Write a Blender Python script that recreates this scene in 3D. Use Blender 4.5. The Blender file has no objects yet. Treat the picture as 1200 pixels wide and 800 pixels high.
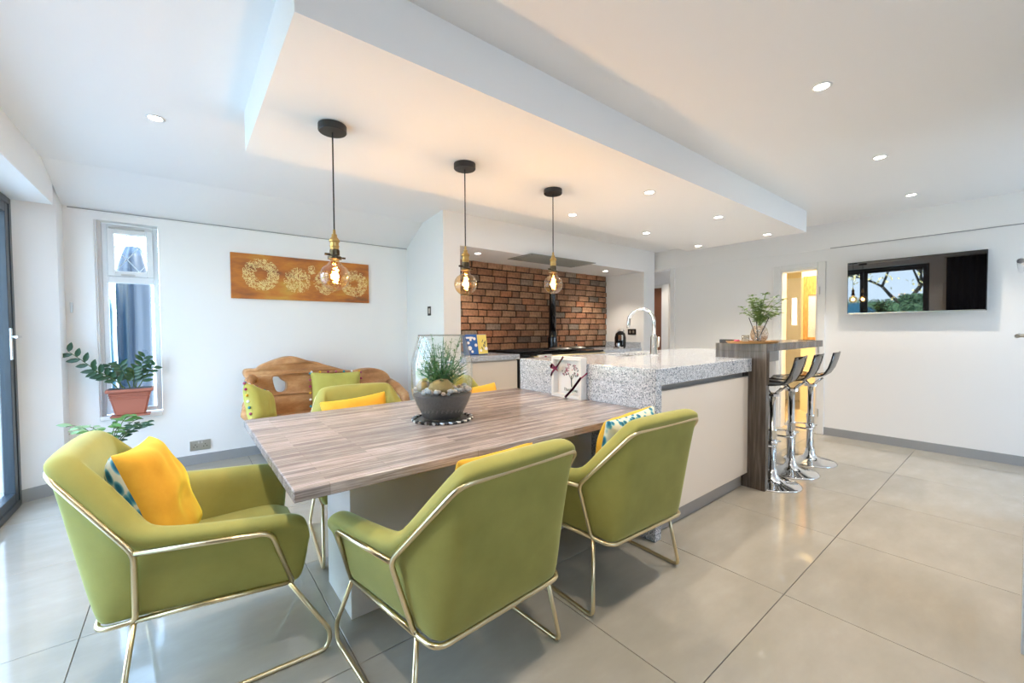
import bpy, bmesh, math, random
from mathutils import Vector, Matrix, noise
random.seed(7)
R = math.radians; PI = math.pi
C = bpy.context.scene.collection
scn = bpy.context.scene

# ------------------------------------------------------------------ camera
yaw, pitch, roll = R(51.3247), R(1.6106), R(-0.3092)
v = Vector((math.cos(yaw)*math.cos(pitch), math.sin(yaw)*math.cos(pitch), -math.sin(pitch)))
rt = Vector((math.sin(yaw), -math.cos(yaw), 0)); up = rt.cross(v)
rt2 = math.cos(roll)*rt + math.sin(roll)*up; up2 = -math.sin(roll)*rt + math.cos(roll)*up
cd = bpy.data.cameras.new('camera'); cam = bpy.data.objects.new('camera', cd); C.objects.link(cam)
m3 = Matrix((rt2, up2, -v)).transposed()
cam.matrix_world = Matrix.Translation((0, 0, 1.24)) @ m3.to_4x4()
cd.sensor_width = 36; cd.lens = 14.477; cd.clip_start = 0.02
scn.camera = cam

# ------------------------------------------------------------------ world, exposure
scn.view_settings.view_transform = 'Standard'; scn.view_settings.look = 'None'
scn.view_settings.gamma = 1; scn.view_settings.exposure = 0.53
w = bpy.data.worlds.new('sky'); scn.world = w; w.use_nodes = True
nt = w.node_tree; nt.nodes.clear()
o_ = nt.nodes.new('ShaderNodeOutputWorld'); bg = nt.nodes.new('ShaderNodeBackground')
tc = nt.nodes.new('ShaderNodeTexCoord'); sx = nt.nodes.new('ShaderNodeSeparateXYZ'); cr = nt.nodes.new('ShaderNodeValToRGB')
nt.links.new(tc.outputs['Generated'], sx.inputs[0]); nt.links.new(sx.outputs['Z'], cr.inputs[0])
cr.color_ramp.elements[0].position = 0.0; cr.color_ramp.elements[0].color = (0.70, 0.85, 1.0, 1)
cr.color_ramp.elements[1].position = 0.7; cr.color_ramp.elements[1].color = (0.42, 0.66, 1.0, 1)
nt.links.new(cr.outputs[0], bg.inputs['Color']); nt.links.new(bg.outputs[0], o_.inputs[0])
bg.inputs['Strength'].default_value = 7.0

def area_portal(loc, rot, sx_, sy_):
    l = bpy.data.lights.new('portal', 'AREA'); l.shape = 'RECTANGLE'; l.size = sx_; l.size_y = sy_
    l.cycles.is_portal = True
    o = bpy.data.objects.new('daylight_portal', l); C.objects.link(o); o.location = loc; o.rotation_euler = rot
area_portal((-1.02, 2.90, 1.09), (0, R(-90), 0), 2.15, 3.2)
area_portal((.95, -1.74, 1.90), (R(90), 0, 0), 1.5, .7)
area_portal((5.05, -1.74, 1.05), (R(90), 0, 0), 1.1, 2.1)
area_portal((-0.35, 5.08, 1.35), (R(-90), 0, 0), 0.4, 1.65)

SPOT_W = 44.0; WARM = (1.0, 0.86, 0.70)

sl = bpy.data.lights.new('sun', 'SUN'); sl.energy = 28; sl.angle = R(.6); sl.color = (1,.93,.80)
so_ = bpy.data.objects.new('sun', sl); C.objects.link(so_); so_.rotation_euler = Vector((1, .06, .62)).to_track_quat('Z', 'Y').to_euler()
# ------------------------------------------------------------------ materials
def mat(name, col=(.8,.8,.8), rough=.5, metal=0, **k):
    m = bpy.data.materials.new(name); m.use_nodes = True
    b = m.node_tree.nodes['Principled BSDF']
    b.inputs['Base Color'].default_value = (*col, 1); b.inputs['Roughness'].default_value = rough
    b.inputs['Metallic'].default_value = metal
    for kk, vv in k.items():
        b.inputs[kk.replace('_', ' ')].default_value = vv
    return m
def N(m, t, **k):
    n = m.node_tree.nodes.new(t)
    for kk, vv in k.items():
        if kk.startswith('i_'): n.inputs[kk[2:].replace('_', ' ')].default_value = vv
        else: setattr(n, kk, vv)
    return n
def L(m, a, b): m.node_tree.links.new(a, b)
def bsdf(m): return m.node_tree.nodes['Principled BSDF']
def ramp(m, stops, fac=None, interp='LINEAR'):
    r = N(m, 'ShaderNodeValToRGB'); cr = r.color_ramp; cr.interpolation = interp
    while len(cr.elements) < len(stops): cr.elements.new(.5)
    for e, (p, c) in zip(cr.elements, stops): e.position = p; e.color = (*c, 1)
    if fac is not None: L(m, fac, r.inputs[0])
    return r
def coord(m, kind='Object', scale=(1,1,1), rot=(0,0,0)):
    t = N(m, 'ShaderNodeTexCoord'); mp = N(m, 'ShaderNodeMapping'); mp.inputs['Scale'].default_value = scale
    mp.inputs['Rotation'].default_value = rot
    L(m, t.outputs[kind], mp.inputs[0]); return mp.outputs[0]
def noisy(m, scale=10, vec=None, detail=4, rough=.6):
    n = N(m, 'ShaderNodeTexNoise'); n.inputs['Scale'].default_value = scale; n.inputs['Detail'].default_value = detail
    n.inputs['Roughness'].default_value = rough
    if vec is not None: L(m, vec, n.inputs['Vector'])
    return n
def bump(m, h, strength=.2, dist=.01):
    b = N(m, 'ShaderNodeBump'); b.inputs['Strength'].default_value = strength; b.inputs['Distance'].default_value = dist
    L(m, h, b.inputs['Height']); L(m, b.outputs[0], bsdf(m).inputs['Normal'])

M = {}
M['wall'] = mat('white_paint', (.87,.87,.87), .55)
n = noisy(M['wall'], 3); bump(M['wall'], n.outputs[0], .05, .005)
M['ceiling'] = mat('ceiling_paint', (.88,.88,.88), .7)
M['white'] = mat('white_satin', (.80,.80,.79), .3)
M['upvc'] = mat('white_frame', (.80,.82,.84), .25)
M['cream'] = mat('cream_cabinet', (.80,.73,.65), .3)
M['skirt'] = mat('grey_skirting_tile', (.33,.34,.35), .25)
M['plinth'] = mat('grey_plinth', (.42,.40,.38), .35)
M['brass'] = mat('brushed_brass', (.78,.66,.42), .28, 1)
M['oldbrass'] = mat('aged_brass', (.55,.36,.13), .3, 1)
M['chrome'] = mat('chrome', (.78,.79,.80), .08, 1)
M['steel'] = mat('brushed_steel', (.62,.62,.60), .28, 1)
M['black'] = mat('black_satin', (.018,.019,.022), .4)
M['blackgloss'] = mat('black_gloss', (.008,.008,.010), .08)
M['anthracite'] = mat('anthracite_frame', (.035,.05,.065), .35)
M['grout'] = mat('grout', (.20,.19,.17), .9)
M['mortar'] = mat('mortar', (.035,.02,.013), .95)
M['soil'] = mat('dark_gravel', (.03,.03,.032), .9)
n = N(M['soil'], 'ShaderNodeTexVoronoi'); n.inputs['Scale'].default_value = 160
r_ = ramp(M['soil'], [(0,(.015,.015,.016)),(1,(.16,.16,.17))], n.outputs['Color']); L(M['soil'], r_.outputs[0], bsdf(M['soil']).inputs['Base Color'])
bump(M['soil'], n.outputs[0], .6, .01)
M['terracotta'] = mat('terracotta', (.42,.14,.09), .55)
M['leafdark'] = mat('glossy_dark_leaf', (.022,.075,.028), .3)
M['leaf'] = mat('mid_green_leaf', (.10,.23,.045), .45)
M['leafpale'] = mat('pale_variegated_leaf', (.34,.52,.28), .45)
M['leafbar'] = mat('fresh_leaf', (.24,.36,.11), .5)
M['fern'] = mat('fern_green', (.09,.24,.09), .6)
M['stem'] = mat('green_stem', (.08,.12,.03), .6)
M['oak'] = mat('oak_tray', (.50,.27,.10), .4)
M['ribbon'] = mat('crimson_ribbon', (.33,.012,.09), .35)
M['paper'] = mat('white_paper', (.82,.82,.82), .6)
M['ink'] = mat('grey_print', (.10,.13,.13), .7)
M['inkpink'] = mat('pink_print', (.45,.10,.18), .7)
M['gold'] = mat('gold_leaf', (.92,.76,.36), .5, 0)
M['curtain'] = mat('dark_curtain', (.012,.014,.02), .9)
M['brown'] = mat('brown_door', (.16,.055,.02), .5)
M['warmwall'] = mat('warm_hall_paint', (.86,.76,.52), .6)
M['patio'] = mat('pale_patio', (.50,.50,.48), .8)
M['bark'] = mat('bark', (.035,.03,.025), .9)
M['hedge'] = mat('hedge_green', (.07,.15,.08), .8)
M['treeleaf'] = mat('yellow_green_leaf', (.80,.74,.38), .8)
M['lawn'] = mat('lawn', (.22,.34,.12), .9)
M['car'] = mat('blue_cover', (.02,.09,.14), .25)
M['darkwrap'] = mat('dark_slate_wrap', (.018,.03,.05), .3)
M['tealwrap'] = mat('teal_plastic_wrap', (.05,.26,.36), .2)
M['moss'] = mat('mossy_stone', (.34,.25,.12), .9)
M['pebble'] = mat('pale_pebble', (.55,.52,.48), .5)
oi = N(M['pebble'], 'ShaderNodeObjectInfo')
r_ = ramp(M['pebble'], [(0,(.62,.62,.62)),(.4,(.45,.33,.26)),(.7,(.30,.36,.42)),(1,(.70,.62,.55))], oi.outputs['Random']); L(M['pebble'], r_.outputs[0], bsdf(M['pebble']).inputs['Base Color'])
n = noisy(M['moss'], 60); r_ = ramp(M['moss'], [(.3,(.10,.12,.04)),(.6,(.40,.28,.13)),(.8,(.55,.42,.22))], n.outputs[0]); L(M['moss'], r_.outputs[0], bsdf(M['moss']).inputs['Base Color'])

def glassmat(name, col=(1,1,1), rough=0, ior=1.45):
    m = mat(name, col, rough); b = bsdf(m); b.inputs['Transmission Weight'].default_value = 1; b.inputs['IOR'].default_value = ior
    return m
def thinglass(name, col=(1,1,1), gl=.08):
    m = bpy.data.materials.new(name); m.use_nodes = True; nt = m.node_tree; nt.nodes.clear()
    o = nt.nodes.new('ShaderNodeOutputMaterial'); t = nt.nodes.new('ShaderNodeBsdfTransparent'); g = nt.nodes.new('ShaderNodeBsdfGlossy')
    mx = nt.nodes.new('ShaderNodeMixShader'); lw = nt.nodes.new('ShaderNodeLayerWeight'); lw.inputs[0].default_value = .25
    ma = nt.nodes.new('ShaderNodeMath'); ma.operation = 'MULTIPLY_ADD'; ma.inputs[1].default_value = .6; ma.inputs[2].default_value = gl
    t.inputs[0].default_value = (*col, 1); g.inputs['Roughness'].default_value = .02
    nt.links.new(lw.outputs['Facing'], ma.inputs[0]); nt.links.new(ma.outputs[0], mx.inputs[0])
    nt.links.new(t.outputs[0], mx.inputs[1]); nt.links.new(g.outputs[0], mx.inputs[2]); nt.links.new(mx.outputs[0], o.inputs[0])
    return m
M['pane'] = thinglass('window_pane', (.95,.98,1.0), .04)
M['bulbglass'] = thinglass('amber_bulb_glass', (1.0,.80,.50), .05)
M['jar'] = thinglass('clear_jar_glass', (.975,.995,.985), .015)
M['smoke'] = thinglass('smoked_acrylic', (.24,.23,.22), .08)
M['clearvase'] = thinglass('clear_vase_glass', (.85,.87,.86), .10)
def emis(name, col, s):
    m = bpy.data.materials.new(name); m.use_nodes = True; b = bsdf(m)
    b.inputs['Base Color'].default_value = (*col, 1); b.inputs['Emission Color'].default_value = (*col, 1); b.inputs['Emission Strength'].default_value = s
    return m
M['filament'] = emis('filament', (1.0,.55,.16), 60)
M['lamp'] = emis('spot_lamp', (1.0,.93,.82), 30)

# velvet
def velvet(name, col, col2, shw=.6, tint=None):
    m = mat(name, col, .75); b = bsdf(m)
    n = noisy(m, 5, coord(m), 5); r = ramp(m, [(.35, col2), (.65, col)], n.outputs[0]); L(m, r.outputs[0], b.inputs['Base Color'])
    b.inputs['Sheen Weight'].default_value = shw; b.inputs['Sheen Roughness'].default_value = .35
    b.inputs['Sheen Tint'].default_value = (*(tint or (min(1,col[0]*2.6), min(1,col[1]*2.6), min(1,col[2]*3.2))), 1)
    n2 = noisy(m, 220, coord(m), 2); bump(m, n2.outputs[0], .12, .002)
    return m
M['green'] = velvet('olive_green_velvet', (.345,.325,.078), (.29,.278,.062), .6, (.85,.95,.52))
M['yellow'] = velvet('yellow_velvet', (.80,.44,.035), (.68,.34,.02))
M['lime'] = velvet('lime_velvet', (.50,.47,.11), (.42,.40,.08))

def leafprint():
    m = mat('teal_leaf_print', (.8,.8,.75), .8); b = bsdf(m)
    vo = N(m, 'ShaderNodeTexVoronoi'); vo.inputs['Scale'].default_value = 34; vo.inputs['Randomness'].default_value = .9
    c = coord(m, 'Object', (1,1,.45), (0,.5,.6)); L(m, c, vo.inputs['Vector'])
    r = ramp(m, [(0,(.01,.05,.09)),(.3,(.02,.20,.32)),(.42,(.20,.50,.55)),(.5,(.80,.78,.62)),(1,(.82,.80,.65))], vo.outputs['Distance'])
    L(m, r.outputs[0], b.inputs['Base Color']); return m
M['print'] = leafprint()

def granite():
    m = mat('speckled_granite', (.6,.6,.62), .12); b = bsdf(m)
    c = coord(m)
    v1 = N(m, 'ShaderNodeTexVoronoi'); v1.inputs['Scale'].default_value = 210; L(m, c, v1.inputs['Vector'])
    sp = N(m, 'ShaderNodeSeparateColor'); L(m, v1.outputs['Color'], sp.inputs[0])
    r = ramp(m, [(0,(.09,.10,.14)),(.10,(.24,.28,.34)),(.24,(.43,.48,.55)),(.5,(.60,.64,.70)),(.75,(.76,.79,.85)),(1,(.83,.85,.90))], sp.outputs[0], 'CONSTANT')
    L(m, r.outputs[0], b.inputs['Base Color']); return m
M['granite'] = granite()

def wood(name, cols, axis_scale, rough=.4, staves=None, ring=6):
    m = mat(name, cols[0], rough); b = bsdf(m)
    c = coord(m, 'Object', axis_scale)
    n = noisy(m, ring, c, 8, .65)
    r = ramp(m, [(.30, cols[0]), (.50, cols[1]), (.70, cols[2])], n.outputs[0])
    out = r.outputs[0]
    if staves:
        c2 = coord(m, 'Object')
        bt = N(m, 'ShaderNodeTexBrick'); L(m, c2, bt.inputs['Vector']); bt.inputs['Scale'].default_value = 1
        bt.inputs['Brick Width'].default_value = staves[0]; bt.inputs['Row Height'].default_value = staves[1]
        bt.inputs['Mortar Size'].default_value = .0007; bt.inputs['Color1'].default_value = (.55,.55,.55,1); bt.inputs['Color2'].default_value = (1.35,1.32,1.28,1)
        bt.inputs['Mortar'].default_value = (.5,.45,.4,1); bt.offset = .37; bt.inputs['Bias'].default_value = 0
        mx = N(m, 'ShaderNodeMix', data_type='RGBA', blend_type='MULTIPLY'); mx.inputs['Factor'].default_value = .75
        L(m, out, mx.inputs['A']); L(m, bt.outputs['Color'], mx.inputs['B']); out = mx.outputs['Result']
    L(m, out, b.inputs['Base Color']); bump(m, n.outputs[0], .15, .003)
    return m
M['tablewood'] = wood('stave_oak_walnut', ((.15,.125,.118),(.30,.268,.262),(.48,.45,.455)), (1.2,30,30), .27, (.55,.030))
M['barwood'] = wood('grey_brown_laminate', ((.045,.033,.026),(.095,.075,.06),(.19,.165,.14)), (14,14,.7), .25, None, 3)
M['teak'] = wood('carved_teak_root', ((.34,.155,.06),(.50,.25,.10),(.66,.40,.20)), (2,3,4), .4, None, 2.5)
M['woodframe'] = wood('rustic_frame_wood', ((.20,.09,.03),(.38,.18,.05),(.5,.28,.1)), (8,8,2), .6)

def brickmat():
    m = mat('reclaimed_brick', (.3,.14,.07), .9); b = bsdf(m)
    oi = N(m, 'ShaderNodeObjectInfo')
    r = ramp(m, [(0,(.36,.17,.085)),(.2,(.27,.13,.07)),(.4,(.42,.23,.125)),(.55,(.33,.19,.11)),(.7,(.42,.17,.08)),(.82,(.24,.15,.10)),(.92,(.30,.23,.17)),(1,(.10,.065,.045))], oi.outputs['Random'])
    n = noisy(m, 28, coord(m), 6, .7)
    r2 = ramp(m, [(.3,(.5,.5,.5)),(.6,(1.15,1.15,1.15)),(.8,(1.6,1.55,1.5))], n.outputs[0])
    mx = N(m, 'ShaderNodeMix', data_type='RGBA', blend_type='MULTIPLY'); mx.inputs['Factor'].default_value = .9
    L(m, r.outputs[0], mx.inputs['A']); L(m, r2.outputs[0], mx.inputs['B']); L(m, mx.outputs['Result'], b.inputs['Base Color'])
    bump(m, n.outputs[0], .6, .006); return m
M['brick'] = brickmat()
def tilemat():
    m = mat('polished_porcelain', (.5,.48,.44), .07); b = bsdf(m)
    oi = N(m, 'ShaderNodeObjectInfo'); n = noisy(m, 3.5, coord(m, 'Object', (1,2.2,1)), 5, .6)
    r = ramp(m, [(.3,(.375,.35,.295)),(.55,(.41,.38,.325)),(.75,(.445,.415,.36))], n.outputs[0])
    L(m, r.outputs[0], b.inputs['Base Color']); return m
M['tile'] = tilemat()
def artmat():
    m = mat('copper_orange_canvas', (.4,.15,.03), .5); b = bsdf(m)
    n = noisy(m, 2.2, coord(m, 'Object', (1,1,3)), 4, .6)
    r = ramp(m, [(.32,(.16,.07,.03)),(.42,(.40,.12,.02)),(.54,(.55,.19,.025)),(.66,(.60,.32,.05)),(.78,(.30,.15,.05))], n.outputs[0])
    L(m, r.outputs[0], b.inputs['Base Color']); return m
M['canvas'] = artmat()

# ------------------------------------------------------------------ mesh helpers
def setp(o, label=None, cat=None, group=None, kind=None):
    if label: o['label'] = label
    if cat: o['category'] = cat
    if group: o['group'] = group
    if kind: o['kind'] = kind
    return o
def thing(name, label, cat, loc=(0,0,0), rz=0, group=None):
    o = bpy.data.objects.new(name, None); C.objects.link(o); o.empty_display_size = .1
    o.location = loc; o.rotation_euler = (0, 0, rz); return setp(o, label, cat, group)
def obj(name, bm, m, parent=None, smooth=False, loc=None, rot=None, kind=None, label=None):
    if isinstance(bm, bmesh.types.BMesh):
        me = bpy.data.meshes.new(name); bmesh.ops.recalc_face_normals(bm, faces=bm.faces); bm.to_mesh(me); bm.free()
    else: me = bm
    if smooth:
        for p in me.polygons: p.use_smooth = True
    ms = m if isinstance(m, (list, tuple)) else [m]
    if not me.materials:
        for x in ms: me.materials.append(M[x] if isinstance(x, str) else x)
    o = bpy.data.objects.new(name, me); C.objects.link(o)
    if parent is not None: o.parent = parent
    if loc is not None: o.location = loc
    if rot is not None: o.rotation_euler = rot
    if kind: o['kind'] = kind
    if label: o['label'] = label
    return o
def struct(name, bm, m, **k):
    o = obj(name, bm, m, **k); o['kind'] = 'structure'; return o
def B(): return bmesh.new()
def box(bm, x0, x1, y0, y1, z0, z1, bev=0, mi=0, seg=1):
    vs = [bm.verts.new((x, y, z)) for z in (z0, z1) for y in (y0, y1) for x in (x0, x1)]
    fs = [bm.faces.new([vs[i] for i in q]) for q in ((0,2,3,1),(4,5,7,6),(0,1,5,4),(1,3,7,5),(3,2,6,7),(2,0,4,6))]
    for f in fs: f.material_index = mi
    if bev:
        es = {e for f in fs for e in f.edges}
        r = bmesh.ops.bevel(bm, geom=list(es), offset=bev, segments=seg, affect='EDGES', profile=.5)
        for f in r['faces']: f.material_index = mi
    return bm
def bx(*a, **k): return box(B(), *a, **k)
def prism(bm, pts, z0, z1, mi=0):
    a = [bm.verts.new((x, y, z0)) for x, y in pts]; b = [bm.verts.new((x, y, z1)) for x, y in pts]
    n = len(pts); bm.faces.new(a[::-1]).material_index = mi; bm.faces.new(b).material_index = mi
    for i in range(n): bm.faces.new((a[i], a[(i+1) % n], b[(i+1) % n], b[i])).material_index = mi
    return bm
def lathe(bm, prof, c=(0,0,0), seg=32, axis='z', mi=0, capb=True, capt=True):
    rings = []
    for r, z in prof:
        ring = []
        for i in range(seg):
            a = 2*PI*i/seg; p = (r*math.cos(a), r*math.sin(a), z)
            if axis == 'x': p = (p[2], p[0], p[1])
            if axis == 'y': p = (p[0], p[2], p[1])
            ring.append(bm.verts.new((p[0]+c[0], p[1]+c[1], p[2]+c[2])))
        rings.append(ring)
    for a, b in zip(rings, rings[1:]):
        for i in range(seg): bm.faces.new((a[i], a[(i+1) % seg], b[(i+1) % seg], b[i])).material_index = mi
    if capb: bm.faces.new(rings[0][::-1]).material_index = mi
    if capt: bm.faces.new(rings[-1]).material_index = mi
    return bm
def fillet(pts, rad, n=5, closed=False):
    P = [Vector(p) for p in pts]; out = []; k = len(P)
    for i in range(k):
        if not closed and i in (0, k-1): out.append(P[i]); continue
        a, b, c = P[i-1], P[i], P[(i+1) % k]
        r = rad[i] if isinstance(rad, (list, tuple)) else rad
        d1 = (a-b); d2 = (c-b); t = min(r, d1.length*.45, d2.length*.45)
        s = b + d1.normalized()*t; e = b + d2.normalized()*t
        for j in range(n+1):
            u = j/n; out.append((1-u)**2*s + 2*u*(1-u)*b + u*u*e)
    return out
def tube(bm, pts, r, seg=8, closed=False, mi=0, taper=None):
    P = [Vector(p) for p in pts]; k = len(P); rings = []
    T = []
    for i in range(k):
        if closed: t = P[(i+1) % k] - P[i-1]
        else: t = P[min(i+1, k-1)] - P[max(i-1, 0)]
        T.append(t.normalized())
    ref = Vector((0,0,1)) if abs(T[0].z) < .9 else Vector((1,0,0))
    nrm = T[0].cross(ref).normalized()
    for i in range(k):
        if i: 
            nrm = nrm - T[i]*nrm.dot(T[i]); nrm.normalize()
        bn = T[i].cross(nrm); rr = r if taper is None else r*(1-(1-taper)*i/(k-1))
        rings.append([bm.verts.new(P[i] + rr*(math.cos(2*PI*j/seg)*nrm + math.sin(2*PI*j/seg)*bn)) for j in range(seg)])
    m = k if closed else k-1
    for i in range(m):
        a, b = rings[i], rings[(i+1) % k]
        for j in range(seg): bm.faces.new((a[j], a[(j+1) % seg], b[(j+1) % seg], b[j])).material_index = mi
    if not closed:
        bm.faces.new(rings[0][::-1]).material_index = mi; bm.faces.new(rings[-1]).material_index = mi
    return bm
def subsurf(bm, lv, name='tmp'):
    me = bpy.data.meshes.new(name); bmesh.ops.recalc_face_normals(bm, faces=bm.faces); bm.to_mesh(me); bm.free()
    o = bpy.data.objects.new(name, me); C.objects.link(o); md = o.modifiers.new('s', 'SUBSURF'); md.levels = lv; md.render_levels = lv
    dg = bpy.context.evaluated_depsgraph_get(); me2 = bpy.data.meshes.new_from_object(o.evaluated_get(dg))
    bpy.data.objects.remove(o); return me2
def bm_from(me):
    b = B(); b.from_mesh(me); return b
def flat_shape(outlines, extrude, bevel=0):   # 2D outlines (x,y), filled, extruded along z
    cu = bpy.data.curves.new('tmp', 'CURVE'); cu.dimensions = '2D'; cu.fill_mode = 'BOTH'; cu.extrude = extrude; cu.bevel_depth = bevel; cu.bevel_resolution = 2
    for ol in outlines:
        s = cu.splines.new('POLY'); s.points.add(len(ol)-1); s.use_cyclic_u = True
        for p, q in zip(s.points, ol): p.co = (q[0], q[1], 0, 1)
    o = bpy.data.objects.new('tmp', cu); C.objects.link(o)
    dg = bpy.context.evaluated_depsgraph_get(); me = bpy.data.meshes.new_from_object(o.evaluated_get(dg)); bpy.data.objects.remove(o)
    return me
def chaikin(pts, n=2):
    for _ in range(n):
        o = []
        for i in range(len(pts)):
            a, b = pts[i], pts[(i+1) % len(pts)]
            o += [(a[0]*.75+b[0]*.25, a[1]*.75+b[1]*.25), (a[0]*.25+b[0]*.75, a[1]*.25+b[1]*.75)]
        pts = o
    return pts
def dup(root, loc, rz, label=None, name=None):
    r = root.copy(); C.objects.link(r); r.location = loc; r.rotation_euler = (0, 0, rz)
    if label: r['label'] = label
    for ch in list(root.children):
        c = ch.copy(); C.objects.link(c); c.parent = r
        for g in ch.children:
            d = g.copy(); C.objects.link(d); d.parent = c
    return r
def leaf(bm, base, d, nrm, ln, wd, mi=0, curl=.15):
    d = Vector(d).normalized(); nrm = Vector(nrm); s = d.cross(nrm)
    if s.length < 1e-4: s = d.cross(Vector((1,0,.3)))
    s.normalize(); nn = s.cross(d).normalized(); base = Vector(base)
    L_ = []; Rr = []; Mid = []
    for t, ww in ((0,.12),(.3,.85),(.6,.9),(.85,.5),(1,0)):
        c = base + d*ln*t + nn*(-curl*ln*t*t)
        Mid.append(bm.verts.new(c))
        if ww: L_.append(bm.verts.new(c + s*wd*.5*ww + nn*wd*.12)); Rr.append(bm.verts.new(c - s*wd*.5*ww + nn*wd*.12))
    for i in range(3):
        bm.faces.new((Mid[i], Mid[i+1], L_[i+1], L_[i])).material_index = mi
        bm.faces.new((Mid[i], Rr[i], Rr[i+1], Mid[i+1])).material_index = mi
    bm.faces.new((Mid[3], Mid[4], L_[3])).material_index = mi; bm.faces.new((Mid[3], Rr[3], Mid[4])).material_index = mi

# ================================================================== SETTING
XW, YP, ZC = 5.83, 4.84, 2.44          # far wall, picture wall, ceiling
fl = struct('floor', bx(-1.03, 8.6, -1.75, 5.4, -.10, -.006), 'grout')
tx = [-.353 + .8395*k for k in range(-1, 9)]; ty = [.685 + .846*k for k in range(-3, 6)]
tile_cache = {}
for i in range(len(tx)-1):
    for j in range(len(ty)-1):
        x0, x1, y0, y1 = max(tx[i], -.93), min(tx[i+1], XW+.02), max(ty[j], -1.6), min(ty[j+1], YP)
        if x1-x0 < .02 or y1-y0 < .02: continue
        key = (round(x1-x0, 3), round(y1-y0, 3))
        if key not in tile_cache:
            b = bx(.0015, x1-x0-.0015, .0015, y1-y0-.0015, -.006, 0, bev=.0012)
            me = bpy.data.meshes.new('floor_tile'); b.to_mesh(me); b.free(); me.materials.append(M['tile']); tile_cache[key] = me
        o = bpy.data.objects.new('floor_tile', tile_cache[key]); C.objects.link(o); o.parent = fl; o.location = (x0, y0, 0)
# hall floor beyond the far door
obj('hall_floor', bx(XW+.02, 8.5, .9, 4.9, -.006, 0), mat('hall_floor_pale', (.62,.50,.34), .2), fl)
struct('ceiling', bx(-1.03, 8.6, -1.75, 5.4, ZC, ZC+.12), 'ceiling')
# sloping strip where the ceiling comes down to the picture wall
b = B(); P = [(4.24, ZC), (4.86, 2.245), (4.86, ZC)]
a1 = [b.verts.new((-.73, y, z)) for y, z in P]; a2 = [b.verts.new((2.3, y, z)) for y, z in P]
b.faces.new(a1); b.faces.new(a2[::-1])
for i in range(3): b.faces.new((a1[i], a2[i], a2[(i+1) % 3], a1[(i+1) % 3]))
struct('trim_1', b, 'ceiling')
b = B(); box(b, -.72, 2.2, YP-.012, YP, 2.235, 2.262); struct('trim_2', b, 'wall')
struct('shade_line_back', bx(-.70, 2.2, YP-.017, YP-.012, 2.243, 2.251), 'skirt')  # grey strip standing in for the shadow line under the picture wall ledge
struct('shade_line_right', bx(XW-.020, XW-.016, -1.6, 1.42, 2.149, 2.157), 'skirt')  # same on the far wall: ledge shadow drawn as a grey strip
# dropped ceiling tray
struct('ceiling_tray', bx(.292, 5.02, 1.43, 2.70, 2.225, ZC), 'ceiling')
# left wall with the folding door opening
b = B(); box(b, -1.03, -.73, -1.75, 1.28, 0, ZC); box(b, -1.03, -.73, 1.28, 4.545, 2.19, ZC)
prism(b, [(-1.03,4.545),(-.95,4.545),(-.735,4.66),(-.728,4.84),(-.728,5.14),(-1.03,5.14)], 0, ZC)
struct('wall_left', b, 'wall')
# picture wall with window hole
wx0, wx1, wz0, wz1 = -.555, -.150, .515, 2.175
b = B(); box(b, -.728, wx0, YP, 5.14, 0, ZC); box(b, wx1, 2.3, YP, 5.14, 0, ZC); box(b, wx0, wx1, YP, 5.14, 0, wz0); box(b, wx0, wx1, YP, 5.14, wz1, ZC)
struct('wall_back', b, 'wall')
# chimney breast, recess, pilaster
b = B(); prism(b, [(2.05,3.65),(2.245,3.65),(2.245,4.39),(5.5,4.39),(5.5,3.65),(5.78,3.65),(5.78,4.55),(2.22,4.55),(2.20,4.86),(2.25,5.1),(2.15,5.1)][:6]+[(5.78,4.55),(2.32,4.55),(2.32,5.14),(2.215,5.14),(2.20,4.84)], 0, 2.11)
prism(b, [(2.05,3.65),(5.78,3.65),(5.78,4.55),(2.32,4.55),(2.32,5.14),(2.215,5.14),(2.20,4.84)], 2.11, ZC)
struct('wall_kitchen', b, 'wall')
# far wall with TV and narrow door opening
dy0, dy1, dz = 1.535, 1.925, 1.955
b = B(); box(b, XW, XW+.15, -1.75, dy0, 0, ZC); box(b, XW, XW+.15, dy1, 3.40, 0, ZC); box(b, XW, XW+.15, dy0, dy1, dz, ZC); box(b, XW, XW+.15, 3.40, 5.4, 2.16, ZC)
box(b, XW-.016, XW, -1.6, 3.40, 2.153, ZC)
struct('wall_right', b, 'wall')
b = B(); box(b, -1.03, .2, -1.75, -1.6, 0, ZC); box(b, 1.7, 4.5, -1.75, -1.6, 0, ZC); box(b, .2, 1.7, -1.75, -1.6, 0, 1.55); box(b, .2, 1.7, -1.75, -1.6, 2.25, ZC); box(b, 5.6, 8.6, -1.75, -1.6, 0, ZC); box(b, 4.5, 5.6, -1.75, -1.6, 2.1, ZC)
struct('wall_front', b, 'wall')
# passage beyond the pilaster
b = B(); box(b, 6.95, 7.1, 2.9, 5.4, 0, ZC); box(b, XW+.15, 7.1, 5.0, 5.15, 0, ZC); box(b, XW+.15, 7.1, 2.85, 3.0, 0, ZC)
box(b, 5.70, 5.83, 4.56, 5.15, 0, ZC); struct('wall_passage', b, 'wall')
# warm hall beyond the door
b = B(); box(b, 8.3, 8.45, .9, 2.85, 0, ZC); box(b, XW+.15, 8.3, .9, 1.0, 0, ZC); box(b, XW+.15, 8.3, 2.75, 2.85, 0, ZC)
box(b, 7.3, 7.42, 1.0, 2.13, 0, ZC)
struct('wall_hall', b, 'warmwall')
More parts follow.
